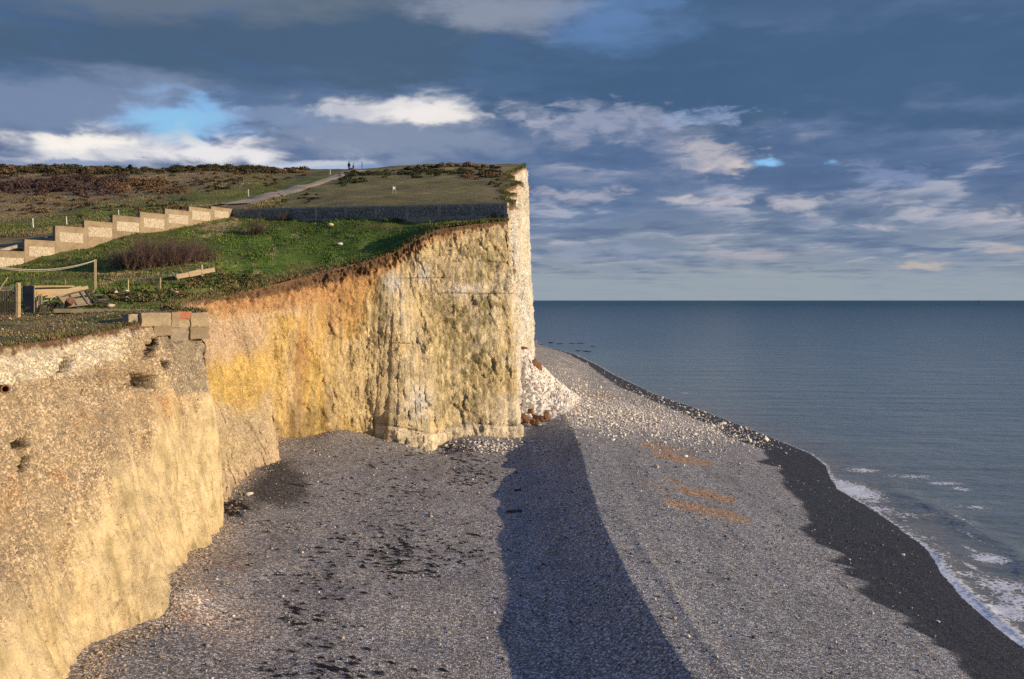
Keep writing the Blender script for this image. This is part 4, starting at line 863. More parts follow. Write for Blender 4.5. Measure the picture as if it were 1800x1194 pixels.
blk(219, 237, 552, 572, M_CONGLOM, 'small broken concrete lump left of the longest block', th=0.5, out=-0.1, name='concrete_lump')
# rusty pipe
cp, cn = cliff_at(2, 683, 2, 6); pp = empty('rusty_pipe', tuple(cp), 'rusty iron pipe with a flanged open end sticking out of the near cliff', 'pipe')
c0 = Vector(P(9.0, 684, float(cp[1]) - 0.25)); ax = Vector((0.80, -0.60, -0.02)).normalized()
def ring_tube(mb, a, b_, ro, ri, n=24):
    x = (b_ - a).normalized(); y = x.cross(Vector((0, 0, 1))).normalized(); z = x.cross(y); V = []
    for p in (a, b_):
        for r_ in (ro, ri): V += [p + (y * math.cos(2 * math.pi * j / n) + z * math.sin(2 * math.pi * j / n)) * r_ for j in range(n)]
    Fc = []
    for j in range(n):
        k = (j + 1) % n; Fc += [(j, 2 * n + j, 2 * n + k, k), (n + j, n + k, 3 * n + k, 3 * n + j), (2 * n + j, 3 * n + j, 3 * n + k, 2 * n + k), (j, k, n + k, n + j)]
    return mb.add(V, Fc)
unpar(ring_tube(MB(), c0 - ax * 1.3, c0, 0.125, 0.105).build('pipe_barrel', M_RUST), pp); unpar(ring_tube(MB(), c0 - ax * 0.05, c0 + ax * 0.03, 0.165, 0.11).build('flange', M_RUST, bevel=0.008), pp)

# ---------------------------------------------------------------- information sign, ship, gulls
g = on_hill(693, 341); sg = empty('notice_sign', g, 'small pale notice board on two legs alone on the trampled plateau', 'sign'); sc_ = g[1] / F
for dx_ in (-2.6, 2.3): unpar(MB().bar(Vector(g) + Vector((dx_ * sc_, 0, -.2)), Vector(g) + Vector((dx_ * sc_, 0, 13.5 * sc_)), 0.09, 0.09, (0, 1, 0)).build('leg', M_WOOD), sg)
unpar(MB().box(Vector(g) + Vector((0, -.06, 10.0 * sc_)), (5.2 * sc_, 0.04, 5.0 * sc_), frame((0.94, 0.34, 0))).build('board', M_WHITE, bevel=0.006), sg)
M_SHIP = plain('ship grey', (0.05, 0.06, 0.075), 0.7, 0.1, 0.1, 0.0)
sp_ = empty('cargo_ship', P(1722, 528, 5200), 'tiny dark ship far off on the sea horizon', 'ship'); sp_.location.z = 0
L_ = 22.0
hull = MB().add([(-L_ / 2, -3, -1), (L_ / 2, 0, -1), (-L_ / 2, 3, -1), (-L_ / 2, -3.5, 4.5), (L_ / 2 + 2, 0, 6), (-L_ / 2, 3.5, 4.5), (L_ / 4, -3.5, 4.5), (L_ / 4, 3.5, 4.5)], [(0, 1, 4, 6, 3), (2, 5, 7, 4, 1), (0, 3, 5, 2), (3, 6, 7, 5), (6, 4, 7)]).build('hull', M_SHIP, sp_)
MB().box((-4, 0, 8), (6, 5, 7)).build('bridge', M_SHIP, sp_); MB().tube([(-4, 0, 11), (-4, 0, 16)], 0.4, 6).build('mast', M_SHIP, sp_)
M_BIRD = plain('dark feathers', (0.03, 0.03, 0.035), 0.8, 0.1, 3, 0.0); M_GULL = plain('white feathers', (0.6, 0.6, 0.6), 0.8, 0.1, 3, 0.0)
def bird(px, py, Y, span, mat, rz, label):
    o = MB().tube([(-.28 * span, 0, 0), (-.16 * span, 0, .01), (.05 * span, 0, .02), (.17 * span, 0, .03), (.24 * span, 0, .02)], [.012 * span, .04 * span, .06 * span, .04 * span, .012 * span], 8)
    for s_ in (-1, 1): o.add([(.09 * span, s_ * .03 * span, .03), (-.07 * span, s_ * .03 * span, .03), (-.03 * span, s_ * .26 * span, .13 * span), (.08 * span, s_ * .26 * span, .14 * span), (-.10 * span, s_ * .5 * span, .06 * span),
                              (.09 * span, s_ * .03 * span, .045), (-.07 * span, s_ * .03 * span, .045), (-.03 * span, s_ * .26 * span, .14 * span), (.08 * span, s_ * .26 * span, .15 * span), (-.10 * span, s_ * .5 * span, .065 * span)], [(0, 1, 2, 3), (3, 2, 4), (8, 7, 6, 5), (9, 7, 8), (0, 3, 8, 5), (3, 4, 9, 8), (1, 0, 5, 6), (2, 1, 6, 7), (4, 2, 7, 9)])
    ob = o.build('bird', mat, smooth=True); ob.location = P(px, py, Y); ob.rotation_euler = (0.2, 0.1, rz); return tag(ob, label, 'bird', 'birds on the wing')
bird(251, 277, 150, 0.62, M_BIRD, 0.5, 'dark bird flying above the left end of the gorse ridge'); bird(350.5, 280, 170, 0.5, M_BIRD, 2.4, 'smaller dark bird flying over the middle of the gorse ridge'); bird(1548.5, 459.5, 260, 1.0, M_GULL, 1.0, 'pale gull flying low over the sea below the clouds')

# ---------------------------------------------------------------- two walkers on the crest
def skin_body(name, mat, pts, edges, rad, parent, sub=1):
    me = bpy.data.meshes.new(name); me.from_pydata(pts, edges, []); me.materials.append(mat); o = bpy.data.objects.new(name, me); COL.objects.link(o)
    sk = o.modifiers.new('skin', 'SKIN'); sk.use_smooth_shade = True
    me.skin_vertices[0].use_root = True if len(me.skin_vertices) else None
    return o
def person(loc, rz, coat_c, leg_c, hair_c, label, stride=0.22, bag=None, long_coat=0.0, h=1.75):
    M_S = plain('skin', (0.45, 0.27, 0.19), 0.6, 0.1, 8, 0.0); M_C = plain('coat cloth', coat_c, 0.9, 0.15, 5, 0.1); M_L = plain('trouser cloth', leg_c, 0.9, 0.15, 5, 0.1); M_H = plain('hair', hair_c, 0.7, 0.2, 20, 0.1)
    root = empty('person', loc, label, 'person', 'walkers on the clifftop path', rz); k = h / 1.75
    def skin(name, pts, edges, rads, mat, parent, subsurf=1):
        me = bpy.data.meshes.new(name); me.from_pydata([tuple(np.array(p) * k) for p in pts], edges, []); me.materials.append(mat); o = bpy.data.objects.new(name, me); COL.objects.link(o); o.parent = parent
        o.modifiers.new('skin', 'SKIN'); lay = me.skin_vertices[0].data
        for v_, r_ in zip(lay, rads): v_.radius = (r_[0] * k, r_[1] * k) if hasattr(r_, '__len__') else (r_ * k, r_ * k)
        lay[0].use_root = True
        ss = o.modifiers.new('smooth', 'SUBSURF'); ss.levels = ss.render_levels = subsurf
        return o
    s_ = stride
    pts = [(0, 0, .93), (0, 0, 1.12), (0, .01, 1.36), (0, .0, 1.48), (0, -.02, 1.56), (0, -.03, 1.66), (0, -.02, 1.73),
           (-.09, 0, .90), (-.10, -s_ * .5, .50), (-.10, -s_ * .75, .09), (-.10, -s_ * .75 - .16, .04), (.09, 0, .90), (.10, s_ * .35, .49), (.10, s_ * 1.0, .12), (.10, s_ * .9 - .12, .03),
           (-.19, .01, 1.40), (-.25, .10, 1.13), (-.26, .02, .90), (-.26, -.02, .81), (.19, .01, 1.40), (.25, -.06, 1.14), (.26, -.16, .92), (.26, -.2, .83)]
    ed = [(0, 1), (1, 2), (2, 3), (3, 4), (4, 5), (5, 6), (0, 7), (7, 8), (8, 9), (9, 10), (0, 11), (11, 12), (12, 13), (13, 14), (2, 15), (15, 16), (16, 17), (17, 18), (2, 19), (19, 20), (20, 21), (21, 22)]
    rd = [(.15, .11), (.14, .10), (.16, .11), .06, .06, (.085, .10), (.06, .07), .09, .062, .042, .035, .09, .062, .042, .035, .06, .045, .035, .032, .06, .045, .035, .032]
    skin('body', pts, ed, rd, M_S, root)
    skin('trousers', [(0, 0, .95), (-.09, 0, .88), (-.10, -s_ * .5, .50), (-.10, -s_ * .75, .12), (.09, 0, .88), (.10, s_ * .35, .49), (.10, s_ * 1.0, .14)], [(0, 1), (1, 2), (2, 3), (0, 4), (4, 5), (5, 6)], [(.17, .13), .105, .078, .06, .105, .078, .06], M_L, root)
    ct = [(0, 0, 1.10), (0, .0, 1.37), (0, 0, 1.47), (0, 0, .86 - long_coat), (-.19, .01, 1.40), (-.25, .10, 1.13), (-.26, .03, .92), (.19, .01, 1.40), (.25, -.06, 1.14), (.26, -.15, .94)]
    skin('coat', ct, [(0, 1), (1, 2), (0, 3), (1, 4), (4, 5), (5, 6), (1, 7), (7, 8), (8, 9)], [(.19, .15), (.20, .145), .085, (.22, .18), .078, .065, .052, .078, .065, .052], M_C, root)
    skin('hair', [(0, .03, 1.70), (0, .0, 1.76), (0, .05, 1.62)], [(0, 1), (0, 2)], [(.095, .095), (.07, .08), (.085, .06)], M_H, root)
    for sx_ in (-.035, .035): skin('eye', [(sx_, -.125, 1.665), (sx_, -.13, 1.664)], [(0, 1)], [.011, .009], M_H, root)
    skin('nose', [(0, -.12, 1.65), (0, -.145, 1.62)], [(0, 1)], [.014, .016], M_S, root)
    for sx_ in (-.10, .10): skin('shoe', [(sx_, (-s_ * .75 if sx_ < 0 else s_ * 1.0) + .03, .045), (sx_, (-s_ * .75 if sx_ < 0 else s_ * .9) - .17, .035)], [(0, 1)], [.05, .04], M_H, root)
    if bag: skin('backpack', [(0, .20, 1.02), (0, .21, 1.34)], [(0, 1)], [(.16, .10), (.14, .09)], plain('bag cloth', bag, 0.8, 0.1, 4, 0.1), root)
    return root
g1 = on_hill(613.5, 300.5); g2 = on_hill(621.5, 302.5)
person(g1, R(175), (0.012, 0.014, 0.022), (0.012, 0.013, 0.02), (0.02, 0.015, 0.012), 'walker in dark coat and trousers, left of the pair on the path', 0.24, (0.015, 0.016, 0.03), h=1.86)
person(g2, R(-20), (0.55, 0.44, 0.30), (0.14, 0.12, 0.09), (0.05, 0.035, 0.025), 'walker in a long cream coat on the right of the pair on the path', 0.20, None, 0.22, 1.66)
# ---------------------------------------------------------------- fallen chalk
def in_hull(n, ell, seed):
    r_ = np.random.default_rng(seed); out = []
    while len(out) < n:
        cx, cy, rx, ry, w = ell[r_.choice(len(ell), p=np.array([e[4] for e in ell]) / sum(e[4] for e in ell))]
        out.append((r_.normal(cx, rx), r_.normal(cy, ry)))
    return out
def beach_pts(pxpy):
    """survey picks on the beach turned into points of the beach surface"""
    a = np.array(pxpy, float); z = np.full(len(a), 2.6)
    for _ in range(25):
        Y = (CZ - z) * F / np.maximum(a[:, 1] - HY, 3); Xx = (a[:, 0] - CX) / F * Y; z = 0.5 * z + 0.5 * np.maximum(beach_z(Xx, Y), -0.3)
    return np.stack([Xx, Y, z], -1)
# scree cone: one heap of broken chalk against the far cliff
nA_, nB_ = 240, 170
apex = np.array((0.9, 107.0, 9.3))
th_ = np.linspace(R(-118), R(62), nA_); rr_ = np.linspace(0, 1, nB_) ** 0.9
RL = 6.7 * (1 + 0.10 * np.sin(3 * th_ + 1) + 0.14 * np.exp(-((th_ - R(-60)) / 0.5) ** 2) * 2.2 + 0.06 * fbm(np.stack([th_ * 2.2, th_ * 0, th_ * 0], -1), 3, 7))
TX = apex[0] + np.cos(th_)[:, None] * RL[:, None] * rr_ * 1.05; TY = apex[1] + np.sin(th_)[:, None] * RL[:, None] * rr_ * 2.6
bz_ = beach_z(TX, TY) - 0.1; zz = apex[2] * (1 - rr_) ** 1.0; prof = (1 - rr_) ** 1.38
TZ = bz_ + (apex[2] - 3.0) * prof + 0.0
tp = np.stack([TX, TY, TZ], -1); w = worley(tp * 1.5, 71); w2__ = worley(tp * 3.1, 72); f_ = fbm(tp * 0.5, 4, 73)
rough_a = sm(R(20), R(-10), th_)[:, None] * np.ones_like(TX)
TZ = TZ + (0.35 * f_ + rough_a * (0.20 * w[3].reshape(TX.shape) + 0.11 * w2__[3].reshape(TX.shape)) + 0.10 * w2__[3].reshape(TX.shape)) * sm(1.0, 0.85, rr_)
tc = mix(np.ones(TX.shape)[..., None] * np.array((0.74, 0.68, 0.60)), np.array((0.62, 0.54, 0.45)), sm(0.1, 0.5, f_ + 0.3 * (w[2].reshape(TX.shape) - 0.5))); tc = mix(tc, np.array((0.40, 0.20, 0.10)), 0.7 * sm(0.975, 0.985, w[2].reshape(TX.shape)))
sc_ = mk_mesh('chalk_scree', np.stack([TX, TY, TZ], -1), grid_faces(nA_, nB_), M_RUB, tc, False); tag(sc_, 'heap of fallen white chalk scree piled against the far cliff', 'scree', kind='stuff')
# individual boulders (largest in view) and the fine litter between them
rocks = [rock_mesh('chalk_boulder', M_CHALKR, (1, .8, .62), 2, 100 + k, 0.25) for k in range(7)]
ell = [(1050, 722, 55, 13, 3), (1120, 735, 60, 16, 3), (1190, 752, 60, 16, 2.2), (1260, 765, 45, 12, 1.0), (1010, 700, 25, 20, 1), (1150, 700, 60, 12, .8), (1330, 775, 35, 8, .3)]
sel = in_hull(150, ell, 5); pts_ = beach_pts(sel); rb = np.random.default_rng(9)
for k, (p, (px, py)) in enumerate(zip(pts_, sel)):
    if p[0] > xw(p[1]) - 0.2: continue
    o = rocks[k] if k < 7 else rocks[k % 7].copy()
    if k >= 7: COL.objects.link(o)
    r_ = rb.gamma(2.6, 0.055) + 0.08; o.scale = (r_,) * 3; o.location = (p[0], p[1], p[2] + 0.18 * r_); o.rotation_euler = (rb.uniform(-.4, .4), rb.uniform(-.4, .4), rb.uniform(0, 6.28))
    tag(o, 'white chalk boulder in the rockfall spread over the shingle beyond the cliff corner', 'boulder', 'chalk boulders of the rockfall')
for px, py, r_, lab in [(1152, 822, .30, 'lone white boulder on grey shingle above the sand streaks'), (1346, 776, .50, 'large white boulder on the dark wet shingle near the water'), (1316, 777, .34, 'white boulder at the upper edge of the wet shingle, left of the largest one'), (1250, 780, .34, 'white boulder at the seaward edge of the rockfall, on dry shingle'), (1586, 976, .14, 'small white stone alone on the wet black shingle'), (1648, 1094, .12, 'small white stone low on the wet black shingle near the frame edge'), (437, 871, .26, 'white stone on dark shingle at the foot of the recess')]:
    p = beach_pts([(px, py)])[0]; o = rocks[int(px) % 7].copy(); COL.objects.link(o); o.scale = (r_ * 1.1, r_, r_ * 1.15); o.location = (p[0], p[1], p[2] + .3 * r_); o.rotation_euler = (0.2, 0.1, px); tag(o, lab, 'boulder', 'stray white stones on the beach')
def litter(name, mat, centers, radii, cols, label, cat, seed, flat=0.65):
    bm = bmesh.new(); bmesh.ops.create_icosphere(bm, subdivisions=1, radius=1.0); V0 = np.array([v_.co[:] for v_ in bm.verts]); F0 = np.array([[v_.index for v_ in f.verts] for f in bm.faces]); bm.free()
    r_ = np.random.default_rng(seed); n = len(centers); a = r_.uniform(0, 6.28, n); ca, sa = np.cos(a), np.sin(a)
    sc__ = np.stack([r_.uniform(.7, 1.3, n), r_.uniform(.6, 1.0, n), r_.uniform(.45, .9, n) * flat / .65], -1) * np.asarray(radii)[:, None]
    V = V0[None] * (1 + 0.28 * r_.normal(size=(n, len(V0), 1)).clip(-1, 1)) * sc__[:, None, :]
    X_ = V[..., 0] * ca[:, None] - V[..., 1] * sa[:, None]; Y__ = V[..., 0] * sa[:, None] + V[..., 1] * ca[:, None]
    V = np.stack([X_, Y__, V[..., 2]], -1) + np.asarray(centers)[:, None, :]
    Fc = (F0[None] + np.arange(n)[:, None, None] * len(V0)).reshape(-1, 3); cc = np.repeat(np.asarray(cols)[:, None, :], len(V0), 1)
    return tag(mk_mesh(name, V.reshape(-1, 3), Fc, mat, cc.reshape(-1, 3)), label, cat, kind='stuff')
lp = beach_pts(in_hull(8500, ell + [(1030, 700, 40, 25, 1.5), (990, 660, 22, 22, 1.0), (1060, 690, 60, 14, 1.0), (865, 785, 45, 6, 1.0), (1290, 760, 70, 22, .8)], 6)); lp = lp[(lp[:, 0] < xw(lp[:, 1]) - 0.3)]
rad = rb.gamma(2.0, 0.027, len(lp)) + 0.02; lp[:, 2] += rad * 0.3
wsh = rb.uniform(0.55, 1.0, (len(lp), 1)); litter('chalk_rubble', M_RUB, lp, rad, wsh * np.array((0.76, 0.70, 0.62)), 'broken white chalk rubble strewn over the shingle below the scree', 'rubble', 3)
# chalk and flint fallen along the foot of the near cliffs
kk = np.nonzero((SI > 1.5) & (SI < 21.6))[0]; ki = RNG.choice(kk, 3600); off_ = RNG.exponential(0.55, len(ki)); fn = np.gradient(B, axis=0); fn = np.stack([fn[:, 1], -fn[:, 0]], -1); fn /= np.linalg.norm(fn, axis=1, keepdims=True)
fp = B[ki] + fn[ki] * (off_ + 0.1)[:, None] + RNG.normal(0, .12, (len(ki), 2)); fz = beach_z(fp[:, 0], fp[:, 1]); rad = RNG.gamma(1.6, 0.011, len(ki)) + 0.013; ctr = np.c_[fp, fz + rad * .35]
base_c = np.where((SI[ki] < 15)[:, None], np.array((0.52, 0.40, 0.26)), np.array((0.66, 0.58, 0.46))); litter('cliff_debris', M_RUB, ctr, rad, base_c * RNG.uniform(.45, 1.15, (len(ki), 1)), 'cream chalk crumbs and flints fallen along the foot of the cliff', 'debris', 4)
# loose larger flints over the shingle
n = 9000; px_ = RNG.uniform(130, 1650, n); py_ = 528 + 60 / np.sqrt(RNG.uniform(0.008, .06, n)); sp2 = beach_pts(np.c_[px_, py_]); bo = np.argsort(B[:, 1]); ok = (sp2[:, 0] < xw(sp2[:, 1]) - 0.5) & (sp2[:, 0] > np.interp(sp2[:, 1], B[bo, 1], B[bo, 0]) + .3) & (sp2[:, 1] < 78); sp2 = sp2[ok]
rad = RNG.gamma(2.5, 0.010, len(sp2)) + 0.014; sp2[:, 2] += rad * .4; hue = RNG.uniform(0, 1, (len(sp2), 1)); cc = np.where(hue < .55, np.array((.10, .10, .105)), np.where(hue < .85, np.array((.30, .27, .24)), np.array((.62, .58, .52))))
litter('loose_flints', M_RUB, sp2, rad, cc * RNG.uniform(.6, 1.2, (len(sp2), 1)), 'larger loose flints scattered over the grey shingle', 'flints', 5)
# stained clay boulders at the foot of the scree
bro = [rock_mesh('clay_boulder', M_BROWNR, (1.15, .8, .6), 3, 200 + k, 0.5) for k in range(3)]
for k, (px, py, r_, lab) in enumerate([(912, 733, .62, 'brown clay boulder wedged against the cliff corner'), (925, 738, .55, 'second brown clay boulder from the cliff corner'), (938, 741, .5, 'middle brown clay boulder at the foot of the scree'), (950, 736, .66, 'large rusty clay boulder at the foot of the scree'), (960, 735, .6, 'rightmost rusty clay boulder at the foot of the scree'), (932, 730, .45, 'brown clay boulder sitting on top of the row below the scree'), (919, 742, .4, 'low brown clay boulder in front of the row below the scree'), (944, 744, .4, 'small brown clay boulder in front of the large rusty one')]):
    p = beach_pts([(px, py + 3)])[0]; o = bro[k] if k < 3 else bro[k % 3].copy()
    if k >= 3: COL.objects.link(o)
    o.scale = (r_ * 1.15, r_, r_); o.location = (p[0], p[1] - 0.8, p[2] + .35 * r_ + (.5 if k == 5 else 0)); o.rotation_euler = (k, k * 2, k * 3); tag(o, lab, 'boulder', 'stained clay boulders below the scree')
for k, (px, py, r_, lab) in enumerate([(914, 612, .7, 'orange stained clay block at the top of the chalk scree'), (945, 645, .8, 'orange clay block high on the sunlit side of the scree'), (955, 697, .55, 'small red brown clay block halfway down the scree')]):
    o = bro[k % 3].copy(); COL.objects.link(o); Yb = [106, 104, 101][k]; o.location = P(px, py, Yb); o.scale = (r_, r_, r_ * .7); tag(o, lab, 'boulder', 'stained clay blocks on the scree')
# reef rocks in the sea
rf_ = rock_mesh('reef_rock', M_REEF, (1, .8, .5), 2, 301, 0.5)
for k, (px, py, sx_, lab) in enumerate([(969, 603, 1.2, 'dark reef rock, tallest and nearest the far cliff, awash in the sea'), (984, 604.5, 2.6, 'long flat dark reef rock awash second from the far cliff'), (1006, 604, 1.0, 'small dark reef rock awash in the middle of the reef'), (1021, 604, 1.6, 'dark reef rock awash at the seaward end of the far reef'), (1016, 617, 1.2, 'dark reef rock awash left of the pair closer inshore'), (1032, 618, 2.0, 'dark flat reef rock awash right of the pair closer inshore'), (1042, 609, .7, 'tiny dark reef rock awash farthest out to sea')]):
    Y = 23385 / (py - 528); o = rf_ if k == 0 else rf_.copy()
    if k: COL.objects.link(o)
    o.location = P(px, py, Y); o.scale = (sx_, 1.8, .75 if k == 0 else .45); o.rotation_euler = (0, 0, k); tag(o, lab, 'rock', 'reef rocks off the beach')
# driftwood
for (px, py, L_, r_, a, lab) in [(904, 901, 0.95, .10, 0.10, 'short dark driftwood log lying in the shaded strip of shingle'), (910, 863, .55, .07, .6, 'small twisted driftwood stick farther up the shaded strip of shingle')]:
    p = Vector(beach_pts([(px, py)])[0]) + Vector((0, 0, r_ * .7)); dv = Vector((math.cos(a), math.sin(a), 0)); mb = MB(); mb.tube([p - dv * L_ / 2, p - dv * L_ / 4 + Vector((0, .03, .03)), p + dv * .1, p + dv * L_ / 2 + Vector((0, .02, .02))], [r_ * .7, r_, r_ * 1.05, r_ * .8], 9)
    mb.tube([p + dv * .1, p + dv * .25 + Vector((.05, .12, r_ * 1.6))], [r_ * .45, r_ * .25], 6); tag(mb.build('driftwood', M_DRIFT, smooth=True), lab, 'driftwood')
# seaweed wrack: dark ragged strands in drifts
M_WEED = plain('seaweed', (0.018, 0.015, 0.012), 0.6, 0.4, 6, 0.6)
cl = [(760, 800, 70, 14, 2.2), (840, 830, 30, 14, 1.6), (700, 862, 60, 18, 1.4), (680, 965, 95, 28, 3.0), (730, 975, 60, 20, 2.4), (600, 1010, 70, 30, 1.4), (540, 1120, 45, 50, 1.2), (590, 1180, 80, 14, 1.1), (520, 1090, 15, 14, .5), (400, 893, 20, 7, 2.4), (830, 815, 25, 22, 1.2), (600, 930, 120, 40, 1.0), (780, 790, 40, 5, 1.2)]
wp = beach_pts(in_hull(760, cl, 12)); V, Fc = [], []
for p in wp:
    sdx = 1 - 0.55 * (random.random() < .3); L_ = random.gammavariate(1.8, 0.075) + .05; w_ = random.uniform(.018, .055); a = random.gauss(-0.30, .25); m = 8; o_ = len(V); ca, sa = math.cos(a), math.sin(a)
    ring = []
    for j in range(m):
        t = 2 * math.pi * j / m; x = math.cos(t) * L_ * random.uniform(.6, 1.25); y = math.sin(t) * w_ * random.uniform(.4, 1.8) + .25 * w_ * math.sin(x * 14); ring.append((p[0] + x * ca - y * sa, p[1] + x * sa + y * ca))
    rz_ = beach_z(np.array([r_[0] for r_ in ring] + [p[0]]), np.array([r_[1] for r_ in ring] + [p[1]])) + .02
    V += [(r_[0], r_[1], z_ + random.uniform(0.0, .02)) for r_, z_ in zip(ring, rz_)]; V.append((p[0], p[1], rz_[-1] + random.uniform(.05, .10)))
    Fc += [(o_ + j, o_ + (j + 1) % m, o_ + m) for j in range(m)]
tag(mk_mesh('seaweed', V, np.array(Fc), M_WEED), 'dark strands of seaweed wrack drifted across the upper shingle', 'seaweed', kind='stuff')

# ---------------------------------------------------------------- grass, scrub and shrubs
def blades(name, pts, cols, hgt, wid, nb_, label, cat, seed, lean=0.5):
    r_ = np.random.default_rng(seed); n = len(pts); P0 = np.repeat(pts, nb_, 0); N_ = len(P0); h = np.repeat(hgt, nb_) * r_.uniform(.55, 1.25, N_); w_ = np.repeat(wid, nb_) * r_.uniform(.7, 1.3, N_)
    a = r_.uniform(0, 6.283, N_); rr = np.abs(r_.normal(0, .35, N_)) * h; P0 = P0 + np.stack([np.cos(a) * rr * .6, np.sin(a) * rr * .6, -0.02 * np.ones(N_)], -1); b = a + r_.uniform(-1.2, 1.2, N_); l = h * r_.uniform(.1, lean * 1.6, N_)
    tip = P0 + np.stack([np.cos(b) * l - .12 * h, np.sin(b) * l, h], -1); mid = P0 * .55 + tip * .45; mid[:, 2] += h * .12; sx_ = np.stack([-np.sin(b), np.cos(b), 0 * b], -1) * w_[:, None] * .5
    V = np.stack([P0 - sx_, P0 + sx_, mid + sx_ * .8, mid - sx_ * .8, tip], 1).reshape(-1, 3); i = np.arange(N_)[:, None] * 5
    c = np.repeat(np.repeat(cols, nb_, 0) * r_.uniform(.65, 1.35, (N_, 1)), 5, 0)
    return tag(mk_mesh(name, V, [i + np.array([[0, 1, 2, 3]]), i + np.array([[3, 2, 4]])], M_LEAF, c), label, cat, kind='stuff')
n = 60000; x = RNG.uniform(-52, 0.5, n); y = RNG.uniform(38, 95, n); ok = (x < xlip(y) - .1) & (y < wall_y(x) - .15); px = CX + F * x / y; ok &= (px > -80)
thin = RNG.uniform(0, 1, n); ok &= (thin < np.where(y < 50, .8, 1.0)); x, y = x[ok], y[ok]; z = front_z(x, y); c = front_col(x, y)
hh = 0.10 + 0.16 * np.clip(fb2(x, y, 2.0, 3, 201) + .35, 0, 1) + .12 * sm(2.0, .3, xlip(y) - x) * RNG.uniform(0, 1, len(x)); hh = np.where(y < 50, hh * .7, hh)
blades('grass', np.stack([x, y, z], -1), c * 1.2, hh, hh * .16 + .014, 4, 'rough tufted grass on the clifftop slope below the walls', 'grass', 21)
n = 60000; y = 84 + (250 - 84) * RNG.uniform(0, 1, n) ** 1.5; x = RNG.uniform(-0.62, 0.0, n) * y + 3; ok = (x < xlip(y) - .1) & (y > wall_y(x) + .5) & (y < 258)
pd = np.min(np.hypot(x[:, None] - pcx[None, ::4], y[:, None] - pcy[None, ::4]), 1); ok &= pd > 2.2; px = CX + F * x / y; py = HY - F * (hill_z0(x, y) - CZ) / y; ok &= (RNG.uniform(0, 1, n) < np.where(px > 500, .25, 1)); x, y = x[ok], y[ok]
z = hill_z(x, y); px = CX + F * x / y; hh = (.12 + .22 * np.clip(fb2(x, y, 4.0, 3, 203) + .3, 0, 1)) * np.where(px > 500, .4, 1.0)
blades('down_grass', np.stack([x, y, z], -1), hill_col(x, y) * 1.1, hh, hh * .16 + .015, 3, 'dry tussocky grass covering the down behind the walls', 'grass', 22)
# ragged turf and dead stalks along the lip
kk = np.nonzero((SI > 2) & (SI < 31.5))[0]; ki = RNG.choice(kk, 9000); tb = T[ki] - np.c_[nrm2[ki] * RNG.uniform(-.05, .9, (len(ki), 1)), np.zeros(len(ki))]; tb[:, 2] = ground_z(tb[:, 0], tb[:, 1])
hh = np.where(SI[ki] < 8, .14, np.where(SI[ki] < 22, .22, .2)) * RNG.uniform(.5, 1.5, len(ki)); cc = np.where((RNG.uniform(0, 1, len(ki)) < np.where(SI[ki] < 15, .35, .65))[:, None], GREEN * .9, DRY * .9)
blades('edge_grass', tb, cc, hh, hh * .13 + .012, 4, 'shaggy turf and dead stalks fringing the cliff edge', 'grass', 23, 0.9)
# bramble patch near the lip
def leaves(name, pts, rad, cols, label, cat, seed, size, per, flat=.55):
    r_ = np.random.default_rng(seed); n = len(pts); P0 = np.repeat(pts, per, 0); N_ = len(P0); R0 = np.repeat(rad, per); u = r_.normal(size=(N_, 3)); u /= np.linalg.norm(u, axis=1, keepdims=True); u[:, 2] = np.abs(u[:, 2])
    q_ = P0 + u * (R0 * r_.uniform(.45, 1.0, N_) ** .5)[:, None] * np.array((1, 1, flat)); s_ = size * r_.uniform(.6, 1.5, N_)[:, None] * np.repeat(rad / np.mean(rad), per)[:, None] ** .5
    t1 = r_.normal(size=(N_, 3)); t1 /= np.linalg.norm(t1, axis=1, keepdims=True); t2 = np.cross(t1, u + .6 * r_.normal(size=(N_, 3))); t2 /= np.linalg.norm(t2, axis=1, keepdims=True) + 1e-9
    V = np.stack([q_ - t1 * s_ * .5, q_ + t2 * s_ * .35, q_ + t1 * s_ * .6, q_ - t2 * s_ * .35], 1).reshape(-1, 3); i = np.arange(N_)[:, None] * 4
    c = np.repeat(np.repeat(cols, per, 0) * r_.uniform(.55, 1.45, (N_, 1)), 4, 0)
    return mk_mesh(name, V, i + np.array([[0, 1, 2, 3]]), M_LEAF, c)
bp_ = np.array([on_front(RNG.normal(cx, rx), min(RNG.normal(cy, ry), 534)) for cx, cy, rx, ry, nn in [(360, 500, 22, 5, 45), (410, 490, 25, 5, 40), (250, 522, 45, 6, 70), (305, 520, 12, 7, 30)] for _ in range(nn)])
bc = np.where(RNG.uniform(0, 1, (len(bp_), 1)) < .55, np.array((.055, .085, .02)), np.array((.15, .12, .05)))
tag(leaves('brambles', bp_, RNG.uniform(.25, .55, len(bp_)), bc, '', '', 31, .13, 60), 'tangle of green brambles and dead stems near the cliff lip', 'brambles', kind='stuff')
bp_ = np.array([on_front(RNG.normal(705, 14), RNG.normal(388, 3)) for _ in range(16)]); tag(leaves('bramble_bush', bp_, RNG.uniform(.4, .8, 16), np.ones((16, 1)) * np.array((.06, .10, .02)), '', '', 32, .14, 80), 'low bright green bramble bush against the middle of the shaded flint wall', 'bush')
